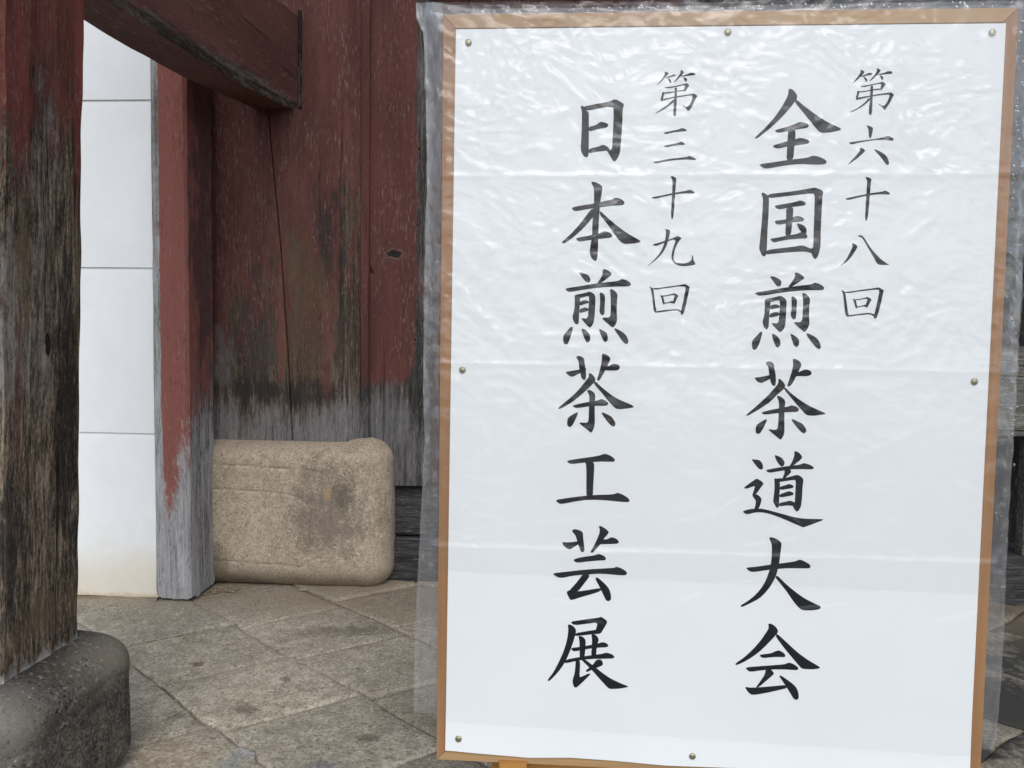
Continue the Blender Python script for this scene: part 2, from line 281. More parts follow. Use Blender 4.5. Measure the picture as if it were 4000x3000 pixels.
GLYPHS = [  # brush strokes of each character, outline points in tenths of a millimetre from the board's top left corner (right, down)
("日", """2253,1484 2271,1468 2302,1485 2344,1551 2385,1569 2391,1668 2397,2161 2398,2235 2384,2287 2358,2294 2317,2272 2282,2213 2267,2139 2276,1918 2278,1624 2271,1543
2298,1485 2468,1452 2742,1399 2807,1364 2942,1440 2947,1473 2929,1531 2927,1773 2914,2030 2903,2199 2879,2287 2832,2353 2807,2361 2780,2331 2707,2213 2684,2184 2732,2173 2773,2169 2779,1919 2787,1626 2776,1472 2381,1551 2321,1536
2386,1808 2504,1779 2548,1746 2589,1724 2682,1750 2707,1780 2684,1820 2565,1838 2387,1885
2393,2158 2556,2121 2622,2090 2690,2114 2728,2151 2728,2177 2662,2191 2528,2202 2394,2231"""),
("本", """2133,3095 2312,3060 2486,3033 2616,3003 2790,2968 2854,2929 2964,2971 2995,3023 2970,3058 2835,3063 2618,3089 2444,3112 2209,3160 2165,3143
2445,2700 2470,2677 2540,2696 2611,2739 2631,2773 2618,2886 2599,3016 2593,3137 2583,3293 2580,3554 2579,3728 2573,3885 2557,3951 2527,3960 2477,3912 2440,3817 2456,3712 2479,3537 2479,3337 2499,3033 2495,2800 2481,2752
2470,3111 2592,3111 2533,3198 2465,3276 2388,3372 2276,3486 2147,3600 2017,3684 1988,3662 2007,3636 2145,3513 2274,3364 2376,3225 2445,3138
2593,3141 2709,3245 2868,3379 3045,3508 3239,3611 3265,3637 3248,3655 3136,3673 2979,3681 2881,3579 2756,3405 2666,3293 2599,3215
2217,3587 2453,3542 2592,3515 2652,3480 2705,3475 2784,3510 2811,3549 2785,3579 2594,3602 2454,3616 2288,3647 2235,3626"""),
("煎", """2284,4136 2377,4162 2439,4192 2467,4253 2459,4297 2424,4310 2379,4284 2325,4219 2289,4171
2661,4094 2691,4085 2762,4115 2806,4154 2803,4184 2729,4242 2652,4304 2626,4330 2573,4322 2616,4260 2654,4194 2662,4137
2052,4406 2293,4368 2556,4322 2731,4299 2923,4275 2970,4241 3062,4265 3120,4308 3125,4339 3091,4365 2863,4370 2645,4383 2382,4420 2128,4469 2083,4445
2208,4510 2296,4535 2306,4606 2296,4747 2290,4923 2287,4976 2256,4996 2216,4968 2181,4880 2212,4748 2220,4615
2208,4510 2366,4482 2462,4450 2551,4506 2554,4656 2545,4885 2525,4982 2478,5044 2447,5031 2330,4900 2338,4887 2435,4895 2445,4701 2453,4534 2419,4530 2306,4562 2226,4562
2294,4623 2377,4589 2452,4613 2452,4639 2404,4649 2295,4689
2296,4742 2388,4710 2459,4736 2455,4762 2297,4813
2619,4479 2642,4462 2691,4492 2711,4531 2706,4698 2706,4812 2676,4841 2641,4822 2619,4760 2633,4655 2626,4532
2781,4421 2812,4406 2874,4442 2914,4498 2904,4608 2903,4784 2915,4915 2886,4995 2847,5038 2798,5005 2668,4892 2681,4874 2800,4873 2806,4741 2802,4565 2791,4460
2151,5040 2186,5029 2196,5048 2171,5163 2125,5297 2103,5323 2063,5320 2041,5280 2036,5183 2095,5111
2333,5064 2368,5059 2430,5098 2476,5159 2484,5238 2452,5287 2416,5279 2380,5204 2347,5117
2619,5064 2645,5060 2748,5124 2771,5190 2764,5252 2733,5275 2698,5257 2652,5157
2869,5048 2900,5047 3038,5125 3096,5212 3102,5283 3081,5302 3032,5288 2951,5179 2888,5092"""),
("茶", """2090,5770 2182,5756 2311,5732 2362,5714 2422,5704 2427,5739 2338,5783 2287,5810 2197,5859 2132,5826 2101,5796
2255,5526 2281,5506 2341,5512 2385,5545 2399,5618 2414,5722 2429,5834 2417,5894 2392,5905 2352,5878 2329,5792 2310,5706 2300,5611 2278,5560
2675,5472 2709,5459 2778,5492 2820,5539 2805,5586 2773,5664 2732,5751 2674,5855 2641,5912 2602,5900 2630,5804 2662,5675 2680,5545
2696,5670 2790,5668 2866,5624 2952,5640 2978,5678 2954,5730 2868,5740 2740,5738 2671,5709
2463,5799 2492,5785 2536,5815 2580,5874 2577,5917 2539,5966 2446,6058 2353,6146 2217,6262 2064,6360 1987,6392 1978,6375 2003,6344 2131,6237 2266,6113 2367,5990 2443,5885 2476,5841
2581,5917 2660,5994 2764,6078 2878,6163 3007,6229 3180,6295 3219,6329 3198,6342 3053,6367 2951,6373 2907,6352 2802,6250 2679,6097 2547,5957
2447,6084 2459,6058 2524,6074 2576,6125 2586,6168 2579,6246 2578,6411 2586,6610 2571,6697 2538,6763 2516,6768 2485,6738 2332,6624 2340,6602 2414,6609 2465,6604 2482,6560 2482,6369 2488,6196 2478,6135
2210,6327 2339,6290 2476,6261 2579,6242 2630,6232 2681,6208 2750,6230 2801,6268 2795,6303 2752,6321 2580,6324 2452,6339 2280,6369 2228,6348
2153,6515 2256,6452 2294,6432 2307,6451 2266,6556 2208,6670 2169,6687 2130,6655 2130,6576
2690,6435 2720,6430 2807,6471 2859,6500 2912,6577 2926,6629 2897,6666 2854,6648 2774,6563 2699,6456"""),
("工", """2141,7261 2156,7238 2356,7202 2578,7165 2693,7140 2750,7110 2852,7141 2924,7197 2925,7238 2890,7245 2713,7245 2589,7255 2402,7273 2224,7300 2161,7283
2437,7263 2562,7251 2591,7295 2588,7439 2579,7665 2578,7828 2471,7849 2464,7623 2462,7397 2452,7303
1951,7908 2190,7861 2457,7822 2635,7804 2928,7787 2981,7754 3079,7792 3160,7844 3186,7879 3171,7911 3037,7910 2859,7894 2637,7885 2459,7894 2280,7924 2058,7976 2003,7956"""),
("芸", """2080,8611 2204,8616 2329,8594 2400,8578 2419,8605 2334,8653 2268,8701 2215,8737 2142,8705 2097,8661
2240,8415 2276,8386 2352,8398 2424,8432 2431,8541 2451,8677 2459,8741 2426,8778 2395,8761 2362,8680 2324,8562 2300,8490 2259,8446
2681,8329 2712,8319 2789,8358 2853,8415 2844,8447 2775,8531 2723,8623 2653,8707 2592,8777 2561,8778 2556,8760 2608,8663 2659,8552 2701,8433 2700,8369
2704,8551 2829,8543 2899,8500 2989,8533 3024,8577 3008,8610 2919,8619 2795,8625 2688,8633 2651,8607
2272,8902 2388,8861 2638,8817 2691,8790 2781,8822 2817,8861 2805,8898 2657,8908 2479,8932 2345,8954 2290,8933
1936,9146 2123,9117 2437,9070 2749,9037 2955,9021 2990,8995 3089,9030 3161,9078 3166,9119 3136,9143 2975,9139 2751,9124 2528,9145 2286,9171 2062,9227 1962,9182
2429,9153 2528,9140 2546,9167 2538,9195 2450,9317 2363,9439 2237,9462 2218,9426 2324,9303 2412,9181
2163,9451 2236,9416 2308,9423 2376,9439 2578,9399 2734,9367 2748,9412 2624,9467 2445,9523 2249,9595 2221,9568
2646,9209 2663,9189 2699,9203 2809,9295 2882,9384 2911,9484 2914,9557 2877,9591 2832,9578 2786,9488 2729,9371 2664,9255"""),
("展", """2237,9962 2431,9921 2726,9872 2751,9853 2870,9929 2812,10040 2750,10151 2639,10151 2674,10073 2700,9954 2524,9984 2312,10021
2333,10153 2490,10118 2693,10077 2767,10108 2750,10146 2620,10161 2417,10192 2325,10201
2200,10020 2228,10003 2294,10031 2341,10091 2338,10153 2307,10277 2246,10470 2166,10664 2057,10831 1910,10996 1882,10987 1886,10963 1973,10844 2072,10639 2152,10436 2196,10263 2213,10100
2380,10203 2417,10195 2473,10219 2507,10270 2505,10403 2490,10575 2411,10588 2407,10407 2400,10274
2597,10166 2639,10155 2695,10186 2726,10252 2707,10309 2690,10414 2684,10538 2600,10542 2610,10351 2611,10247
2263,10408 2393,10388 2578,10348 2716,10314 2780,10287 2845,10299 2888,10335 2865,10374 2718,10385 2533,10416 2320,10469 2273,10445
2183,10611 2396,10561 2581,10523 2794,10486 2849,10463 2932,10481 2989,10517 2980,10560 2814,10571 2583,10585 2351,10628 2194,10673 2156,10665
2342,10619 2416,10611 2420,10740 2412,10907 2468,10886 2569,10831 2594,10842 2579,10867 2488,10966 2378,11076 2355,11087 2322,11074 2300,11003 2301,10945 2332,10839 2343,10695
2694,10590 2768,10583 2802,10643 2798,10686 2715,10723 2605,10775 2541,10811 2510,10793 2540,10763 2631,10683
2434,10601 2509,10598 2603,10670 2697,10738 2801,10819 2941,10909 3100,10978 3231,11025 3222,11040 3102,11069 2936,11086 2889,11064 2775,10944 2624,10779 2538,10697"""),
("全", """5533,1234 5565,1219 5611,1248 5659,1303 5674,1349 5662,1395 5627,1440 5583,1504 5478,1631 5363,1750 5212,1887 5060,2005 5033,1993 5049,1965 5183,1841 5333,1667 5446,1494 5523,1339 5535,1275
5644,1408 5671,1397 5765,1477 5951,1615 6137,1734 6276,1799 6373,1849 6360,1872 6234,1901 6071,1917 6025,1890 5921,1770 5768,1587 5650,1449
5340,1869 5503,1824 5638,1783 5719,1738 5820,1756 5871,1788 5859,1825 5814,1841 5687,1857 5541,1884 5414,1911 5359,1897
5540,1852 5659,1861 5666,1916 5664,2008 5655,2127 5644,2339 5539,2348 5542,2164 5545,1980 5552,1916
5313,2113 5420,2076 5556,2040 5674,2008 5737,1988 5838,2008 5892,2045 5868,2082 5741,2100 5559,2122 5395,2159 5339,2140
5109,2403 5338,2371 5611,2329 5866,2302 5947,2265 6048,2284 6150,2334 6171,2371 6134,2408 5934,2408 5751,2398 5523,2421 5212,2480 5147,2440"""),
("国", """5161,2856 5189,2847 5258,2888 5288,2941 5287,3162 5277,3486 5278,3761 5269,3842 5238,3868 5201,3847 5158,3754 5156,3713 5173,3486 5188,3203 5192,2937 5170,2893
5258,2876 5505,2848 5742,2815 5924,2783 5995,2766 6100,2806 6132,2838 6119,2918 6116,3159 6112,3481 6119,3683 6096,3820 6059,3893 6031,3902 6002,3861 5976,3797 6005,3716 6002,3401 6002,3079 5999,2887 5975,2859 5745,2883 5507,2912 5284,2941
5270,3765 5454,3735 5693,3706 5828,3680 5917,3712 5966,3736 6013,3716 6016,3813 5976,3805 5904,3785 5816,3782 5616,3795 5377,3821 5265,3834
5372,3057 5511,3033 5709,2996 5772,2969 5844,2991 5867,3023 5846,3052 5711,3068 5553,3097 5450,3117 5401,3093
5560,3089 5672,3080 5671,3161 5664,3322 5647,3532 5560,3545 5562,3363 5564,3202
5384,3307 5415,3291 5551,3274 5662,3245 5724,3215 5805,3233 5850,3269 5831,3301 5720,3314 5601,3330 5458,3359 5405,3343
5321,3582 5448,3561 5607,3524 5750,3503 5805,3471 5894,3510 5911,3539 5896,3575 5808,3576 5609,3593 5474,3618 5395,3643 5346,3619
5733,3342 5760,3334 5841,3362 5886,3410 5894,3466 5878,3515 5814,3499 5809,3471 5763,3410"""),
("煎", """5342,4177 5406,4183 5475,4213 5521,4251 5525,4303 5497,4346 5453,4334 5400,4269 5356,4209
5727,4124 5757,4115 5821,4141 5882,4187 5879,4213 5800,4270 5709,4331 5676,4353 5633,4349 5681,4275 5726,4206 5737,4158
5103,4445 5336,4404 5591,4358 5802,4326 6005,4303 6042,4270 6132,4297 6197,4344 6198,4378 6169,4396 5974,4395 5720,4413 5466,4450 5186,4499 5133,4471
5266,4548 5359,4573 5361,4651 5349,4798 5347,4955 5339,5016 5310,5035 5270,4999 5243,4908 5272,4799 5275,4626
5266,4548 5417,4520 5522,4484 5618,4552 5615,4708 5610,4934 5595,5012 5538,5081 5503,5057 5392,4945 5396,4928 5499,4935 5510,4753 5512,4571 5470,4563 5360,4594 5283,4608
5353,4655 5446,4624 5515,4653 5512,4684 5355,4720
5353,4781 5454,4745 5519,4770 5512,4805 5355,4850
5688,4509 5706,4493 5758,4525 5780,4559 5777,4706 5773,4845 5744,4873 5709,4850 5686,4794 5700,4690 5693,4569
5857,4451 5882,4437 5943,4476 5986,4536 5975,4661 5977,4834 5989,4929 5962,5016 5917,5071 5878,5043 5742,4924 5750,4910 5869,4909 5876,4749 5879,4576 5863,4489
5212,5078 5238,5069 5251,5086 5217,5226 5177,5332 5144,5367 5110,5363 5091,5315 5086,5224 5154,5144
5399,5106 5427,5101 5497,5148 5533,5204 5544,5274 5512,5322 5477,5319 5441,5249 5412,5171
5692,5102 5718,5102 5823,5170 5838,5235 5827,5296 5793,5312 5758,5288 5721,5202
5943,5090 5973,5085 6112,5157 6170,5248 6181,5317 6161,5339 6118,5327 6029,5224 5957,5129"""),
("茶", """5145,5814 5249,5803 5389,5769 5486,5754 5479,5794 5392,5832 5322,5874 5252,5905 5189,5876 5162,5840
5314,5572 5347,5547 5400,5553 5450,5592 5456,5655 5482,5754 5490,5871 5483,5943 5448,5948 5416,5917 5396,5836 5375,5738 5364,5648 5340,5608
5744,5507 5773,5498 5840,5528 5885,5577 5878,5630 5837,5712 5788,5830 5739,5921 5704,5950 5669,5944 5692,5858 5732,5732 5754,5606 5748,5543
5758,5722 5855,5712 5945,5665 6020,5682 6052,5717 6041,5758 5971,5780 5866,5779 5778,5785
5528,5830 5541,5823 5596,5864 5642,5931 5626,5990 5523,6078 5421,6197 5283,6299 5065,6438 5034,6436 5038,6417 5176,6292 5339,6135 5450,6007 5526,5906
5634,5958 5734,6056 5897,6179 6014,6249 6166,6318 6300,6374 6283,6390 6125,6416 6020,6416 5975,6394 5865,6279 5737,6128 5618,5995
5511,6119 5524,6100 5578,6117 5632,6161 5653,6202 5640,6283 5642,6473 5653,6663 5643,6745 5609,6809 5587,6819 5556,6792 5396,6664 5409,6648 5480,6662 5542,6652 5550,6493 5552,6267 5545,6195
5276,6376 5425,6333 5636,6288 5706,6273 5741,6252 5812,6266 5866,6301 5871,6328 5842,6361 5771,6364 5639,6369 5498,6390 5331,6416 5286,6403
5211,6573 5307,6512 5355,6485 5369,6501 5328,6607 5269,6717 5225,6736 5193,6709 5191,6628
5756,6484 5784,6479 5874,6523 5927,6544 5983,6611 6002,6665 5973,6712 5933,6698 5850,6614 5772,6516"""),
("道", """5148,7146 5206,7154 5269,7158 5315,7210 5333,7274 5318,7315 5274,7312 5219,7258 5153,7169
5032,7616 5147,7525 5225,7468 5243,7468 5316,7507 5352,7548 5301,7613 5242,7711 5176,7745 5167,7754 5195,7652 5211,7592 5184,7593 5088,7635 5043,7634
5167,7750 5233,7714 5306,7769 5325,7814 5310,7879 5281,7962 5210,7973 5229,7890 5232,7826
5023,8020 5045,8001 5134,7971 5294,7953 5429,7977 5653,8034 5833,8080 6011,8107 6317,8103 6318,8121 6191,8175 6016,8249 5990,8245 5836,8181 5611,8091 5430,8032 5296,8017 5207,8029 5092,8064
5508,7078 5524,7070 5623,7112 5669,7174 5671,7220 5645,7257 5619,7256 5573,7213 5535,7150
5819,7007 5845,6997 5903,7028 5951,7090 5933,7132 5847,7207 5787,7263 5743,7264 5793,7171 5825,7071
5376,7318 5540,7282 5672,7255 5804,7237 5919,7219 5975,7190 6060,7211 6136,7250 6137,7277 6107,7293 5939,7291 5762,7300 5586,7336 5436,7365 5391,7345
5673,7297 5762,7291 5781,7331 5773,7359 5704,7429 5679,7466 5643,7458 5676,7366
5514,7457 5536,7450 5609,7504 5609,7642 5605,7779 5605,7917 5588,7940 5561,7932 5518,7855 5508,7827 5525,7644 5523,7534
5527,7453 5678,7448 5810,7406 5880,7383 5943,7414 5984,7458 5971,7586 5969,7769 5956,7916 5918,7981 5892,7993 5865,7969 5827,7910 5856,7845 5859,7681 5862,7498 5847,7466 5618,7509 5547,7520
5603,7591 5700,7561 5752,7539 5815,7558 5832,7585 5808,7609 5605,7646
5607,7715 5713,7675 5756,7656 5819,7677 5836,7704 5812,7728 5609,7770
5603,7857 5718,7831 5784,7811 5860,7845 5863,7919 5809,7893 5720,7895 5605,7915"""),
("大", """5100,8947 5283,8923 5515,8880 5684,8854 5906,8815 5962,8779 6057,8814 6130,8858 6149,8895 6123,8928 5954,8929 5776,8934 5625,8951 5464,8973 5215,9020 5151,8997
5463,8436 5491,8425 5554,8438 5627,8478 5669,8522 5663,8615 5643,8828 5609,9023 5576,9117 5509,9249 5440,9345 5345,9450 5212,9530 5062,9610 5039,9596 5043,9578 5140,9514 5254,9416 5366,9282 5442,9131 5499,8934 5516,8767 5513,8546 5484,8491
5606,9060 5647,9087 5776,9212 5923,9328 6061,9425 6242,9511 6323,9545 6333,9578 6308,9602 6184,9625 6041,9628 5977,9586 5884,9478 5771,9315 5612,9125 5585,9098"""),
("会", """5495,9877 5526,9868 5573,9884 5632,9931 5660,9984 5654,10019 5617,10070 5489,10223 5342,10377 5156,10514 5005,10594 4981,10580 4994,10555 5125,10455 5264,10311 5392,10148 5464,10026 5509,9946
5627,10059 5645,10034 5781,10152 5957,10313 6122,10435 6267,10518 6354,10568 6350,10593 6223,10613 6072,10610 6033,10577 5914,10443 5766,10271 5628,10089
5372,10411 5400,10393 5551,10371 5626,10331 5687,10312 5760,10351 5794,10394 5781,10427 5667,10424 5553,10436 5440,10455 5392,10435
5145,10623 5368,10594 5558,10572 5785,10545 5850,10510 5927,10532 6005,10588 6006,10622 5978,10638 5797,10631 5608,10639 5418,10660 5228,10697 5179,10667
5479,10649 5560,10631 5619,10703 5601,10734 5490,10838 5379,10947 5322,10964 5404,10841 5468,10729
5155,10966 5178,10950 5217,10964 5379,10952 5617,10920 5825,10891 5841,10942 5714,10982 5525,11035 5278,11091 5210,11049
5702,10749 5720,10732 5773,10761 5929,10869 5998,10945 6030,11043 6028,11118 5995,11142 5947,11121 5897,11039 5836,10942 5756,10826"""),
("第", """3579,948 3608,945 3645,963 3639,985 3601,1028 3563,1071 3474,1153 3469,1148 3514,1095 3557,1033 3587,980
3610,1030 3688,1002 3731,984 3768,1000 3747,1015 3669,1033 3591,1052
3635,1052 3660,1050 3695,1101 3691,1121 3674,1128 3656,1101
3830,923 3847,918 3886,948 3880,972 3844,1015 3783,1078 3732,1116 3725,1114 3777,1049 3824,981 3838,943
3849,1010 3941,987 3999,961 4052,968 4075,983 4053,1000 3942,1011 3849,1025
3879,1035 3898,1033 3943,1059 3934,1093 3922,1105 3905,1083
3580,1185 3702,1179 3799,1158 3891,1139 3928,1127 3950,1134 3980,1161 3956,1195 3919,1253 3897,1252 3894,1228 3911,1156 3848,1165 3751,1189 3654,1205 3605,1197
3555,1260 3582,1272 3675,1261 3753,1249 3894,1228 3899,1250 3802,1257 3705,1276 3583,1292
3555,1260 3585,1275 3574,1323 3567,1367 3573,1391 3547,1413 3526,1391 3531,1362 3549,1309
3550,1372 3658,1353 3755,1334 3901,1313 4037,1292 4061,1290 4113,1326 4083,1370 4051,1447 4023,1505 3990,1553 3964,1563 3938,1519 3876,1475 3881,1468 3930,1500 3964,1495 4002,1442 4025,1389 4035,1326 4018,1316 3901,1330 3755,1353 3658,1375 3561,1403
3744,1198 3781,1194 3789,1223 3785,1276 3785,1373 3783,1494 3781,1591 3773,1645 3748,1642 3735,1601 3738,1518 3746,1373 3749,1276
3746,1373 3752,1412 3709,1445 3642,1498 3565,1547 3458,1597 3455,1590 3540,1537 3622,1479 3698,1411"""),
("三", """3584,1905 3655,1887 3748,1869 3835,1849 3880,1829 3927,1844 3961,1862 3948,1880 3851,1887 3748,1897 3631,1928 3605,1920
3597,2117 3610,2111 3702,2089 3830,2064 3870,2042 3912,2061 3938,2079 3928,2097 3831,2102 3744,2112 3641,2133
3422,2366 3553,2343 3708,2315 3862,2300 3969,2287 4005,2269 4067,2292 4125,2325 4109,2336 3991,2330 3862,2330 3708,2346 3580,2371 3487,2390"""),
("十", """3412,2931 3536,2908 3698,2873 3806,2851 3967,2826 4026,2804 4075,2823 4111,2853 4093,2869 3995,2864 3887,2869 3753,2891 3591,2927 3467,2956
3716,2600 3734,2589 3778,2602 3814,2627 3807,2686 3800,2843 3796,2978 3788,3113 3782,3205 3771,3273 3757,3279 3743,3249 3740,3140 3747,2978 3752,2762 3749,2648"""),
("九", """3643,3438 3689,3440 3729,3450 3730,3501 3713,3598 3689,3689 3646,3781 3597,3855 3519,3930 3393,4033 3390,4028 3474,3948 3557,3850 3617,3747 3654,3633 3665,3530 3670,3468
3450,3685 3552,3656 3659,3624 3749,3592 3822,3561 3850,3543 3925,3577 3892,3614 3853,3660 3812,3615 3789,3598 3711,3630 3615,3667 3553,3699 3496,3709
3834,3586 3908,3586 3864,3654 3827,3734 3806,3814 3797,3900 3807,3939 3839,3973 3918,3984 3998,3981 4054,3960 4090,3920 4091,3858 4099,3852 4111,3863 4115,3920 4151,3988 4146,4005 4073,4020 3959,4030 3874,4019 3799,3974 3766,3911 3767,3837 3787,3734 3819,3637"""),
("回", """3425,4367 3437,4362 3485,4403 3495,4461 3513,4576 3526,4670 3546,4754 3552,4786 3534,4791 3502,4755 3490,4686 3479,4576 3461,4466 3444,4398
3464,4388 3574,4384 3729,4359 3885,4337 3962,4323 3993,4315 4046,4343 4072,4366 4063,4408 4040,4528 4018,4654 3990,4770 3970,4812 3952,4818 3933,4792 3942,4739 3970,4602 3992,4471 4005,4377 3994,4356 3885,4355 3782,4374 3626,4394 3538,4411 3480,4406
3541,4757 3687,4739 3817,4722 3889,4719 3937,4742 3949,4791 3922,4765 3885,4748 3817,4748 3687,4766 3547,4786
3595,4499 3613,4501 3647,4522 3662,4580 3679,4637 3664,4656 3642,4632 3625,4554
3613,4506 3681,4503 3784,4479 3828,4463 3862,4481 3897,4509 3874,4541 3840,4625 3825,4641 3803,4615 3827,4531 3829,4497 3785,4500 3707,4516 3629,4528
3668,4624 3736,4610 3787,4591 3824,4599 3820,4636 3778,4623 3726,4629 3674,4640"""),
("第", """6630,941 6660,939 6699,966 6693,988 6655,1030 6618,1068 6529,1146 6521,1144 6571,1077 6616,1016 6643,968
6659,1030 6720,1007 6766,984 6809,986 6824,1001 6805,1017 6744,1024 6665,1047 6645,1040
6688,1047 6702,1045 6749,1088 6746,1117 6734,1125 6714,1102
6882,918 6898,916 6944,942 6936,966 6900,1018 6850,1065 6786,1115 6778,1111 6826,1051 6871,994 6892,942
6909,1008 7003,985 7054,960 7106,965 7128,981 7112,1003 7027,1007 6910,1020
6934,1028 6948,1025 6991,1054 6990,1080 6974,1099 6959,1080
6630,1185 6703,1181 6797,1165 6891,1146 6957,1132 6985,1123 7033,1161 7007,1199 6971,1252 6950,1251 6953,1218 6967,1156 6915,1156 6835,1174 6751,1193 6690,1205
6599,1256 6631,1271 6711,1264 6824,1243 6946,1225 6956,1247 6848,1256 6777,1267 6636,1290
6599,1256 6636,1278 6623,1316 6615,1364 6621,1393 6598,1409 6581,1388 6582,1359 6594,1307
6596,1369 6710,1350 6804,1336 6921,1313 7062,1295 7114,1288 7167,1324 7141,1367 7111,1438 7071,1505 7040,1552 7023,1559 6996,1514 6927,1468 6932,1461 6990,1497 7023,1495 7055,1452 7085,1381 7097,1328 7073,1319 6922,1335 6781,1358 6607,1402
6798,1184 6836,1184 6838,1251 6837,1341 6837,1461 6835,1580 6828,1640 6809,1642 6788,1604 6788,1532 6795,1413 6802,1293
6781,1370 6810,1384 6783,1422 6719,1479 6645,1531 6552,1579 6498,1598 6496,1593 6589,1541 6667,1489 6736,1427"""),
("六", """6758,1801 6784,1799 6861,1831 6860,1878 6847,1952 6834,1999 6818,1997 6803,1952 6795,1878 6786,1841
6488,2065 6605,2049 6761,2026 6918,2007 7021,1987 7090,1960 7146,1982 7191,2005 7180,2037 7127,2034 7049,2021 6944,2021 6788,2041 6658,2065 6539,2097
6667,2150 6693,2144 6736,2168 6758,2197 6717,2237 6657,2295 6580,2354 6504,2409 6496,2407 6563,2327 6629,2253 6679,2189
6890,2174 6908,2173 6977,2198 7058,2248 7107,2306 7133,2380 7127,2407 7101,2415 7079,2396 7035,2333 6969,2259"""),
("十", """6463,2944 6599,2911 6755,2879 6859,2858 7042,2831 7083,2813 7131,2830 7166,2860 7159,2878 7096,2876 6991,2871 6860,2889 6756,2906 6600,2946 6516,2966
6774,2610 6792,2602 6834,2613 6874,2637 6865,2666 6859,2783 6854,2916 6850,3023 6844,3129 6837,3236 6821,3290 6805,3290 6796,3247 6795,3103 6799,2916 6804,2730 6804,2656"""),
("八", """6603,3650 6624,3642 6661,3659 6697,3696 6675,3745 6635,3815 6580,3896 6519,3956 6447,4002 6439,3999 6503,3940 6557,3842 6601,3745 6620,3686
6693,3530 6708,3518 6735,3516 6772,3532 6811,3583 6862,3663 6917,3738 6989,3818 7071,3898 7136,3946 7200,3980 7180,3985 7074,3984 7032,3979 7002,3957 6971,3893 6909,3797 6841,3685 6785,3589 6752,3551 6715,3542"""),
("回", """6471,4394 6486,4388 6525,4420 6540,4471 6563,4600 6583,4729 6600,4786 6599,4814 6581,4818 6549,4786 6537,4730 6520,4606 6499,4461
6505,4420 6606,4411 6757,4386 6907,4364 7007,4348 7047,4340 7094,4362 7132,4388 7121,4429 7101,4558 7072,4698 7041,4817 7022,4840 7002,4838 6980,4807 7003,4755 7028,4610 7053,4476 7060,4394 7044,4376 6908,4385 6758,4407 6597,4434 6531,4435
6585,4789 6721,4771 6847,4752 6932,4746 6978,4763 7009,4765 7006,4817 6974,4792 6933,4772 6873,4775 6747,4789 6596,4814
6648,4527 6661,4526 6700,4547 6715,4604 6732,4665 6715,4686 6696,4661 6676,4583
6661,4537 6737,4531 6842,4507 6877,4491 6913,4509 6949,4534 6926,4575 6888,4658 6871,4666 6853,4643 6870,4581 6881,4529 6838,4525 6763,4541 6672,4555
6721,4650 6792,4634 6856,4615 6882,4633 6868,4664 6832,4644 6777,4654 6727,4668"""),
]
# ================================================================ MATERIALS
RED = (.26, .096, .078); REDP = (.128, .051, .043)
M = {}
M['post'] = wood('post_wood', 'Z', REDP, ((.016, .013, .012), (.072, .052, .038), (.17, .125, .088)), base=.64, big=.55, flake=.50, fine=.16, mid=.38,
    stains_or_shade=(((-1.03, 3.31, 1.52), (.05, .3, .26), (.028, .024, .022), .75), ((-.955, 3.31, 1.38), (.024, .3, .5), (.03, .027, .025), .8), ((-1.34, 3.31, 1.12), (.12, .3, .30), (.045, .036, .032), .6),
            ((-1.11, 3.31, 1.22), (.14, .3, .36), (.10, .062, .036), .6), ((-1.24, 3.31, .86), (.34, .3, .07), (.022, .02, .019), .75), ((-1.222, 3.31, 1.12), (.02, .3, .42), (.17, .062, .047), .6),
            ((-1.02, 3.31, 1.10), (.03, .3, .28), (.165, .064, .05), .5), ((-1.50, 3.31, 1.0), (.06, .3, .16), (.15, .14, .138), .5)),
    terms=(('Z', .60, 1.15, -.95, 0), ('Z', 1.05, 1.75, -.12, .10), ('Z', 1.8, 2.1, 0, .25), ('X', -1.62, -1.40, .22, 0), ('X', -1.0, -.93, 0, -.22)),
    tint_terms=(('Z', .62, 1.05, .95, -.30), ('X', -1.1, -.95, -.05, .1)), tint=(.155, .145, .142), seed=1.3, grain=80, stretch=.07, bump=.45, bigscale=5)
M['jamb'] = wood('jamb_wood', 'Z', RED, fleck=.4, stains_or_shade=(((-1.508, 3.20, 1.75), (.010, .16, 1.25), (.055, .034, .031), .75),), bare=((.05, .045, .04), (.16, .145, .13), (.30, .28, .26)), base=.90, big=.30, flake=.55, fine=.12,  # the dark blob paints shade onto the jamb's right side
    soft=.09, terms=(('Z', .02, 1.0, -1.05, 0), ('X', -1.630, -1.612, -.85, 0), ('Y', 3.055, 3.08, 0, -.14), ('X', -1.60, -1.52, .26, -.14)),
    tint_terms=(('Z', .5, 1.3, .85, .6),), tint=(.32, .315, .315), seed=4.1, grain=80, stretch=.07, bump=.3, bigscale=4, paint_var=.85, cracks=.25)
M['beam'] = wood('beam_wood', 'Y', (.14, .060, .049), ((.02, .016, .014), (.075, .058, .048), (.22, .195, .175)), base=.80, big=.40, flake=.45, fine=.20, zslope=(.07, 3.31), under=.45,
    terms=(('Z', 2.085, 2.155, -.42, 0),), tint_terms=(('Z', 2.06, 2.15, .25, -.2),), tint=(.21, .20, .19), seed=2.2, grain=80, stretch=.07, bump=.5, bigscale=4)
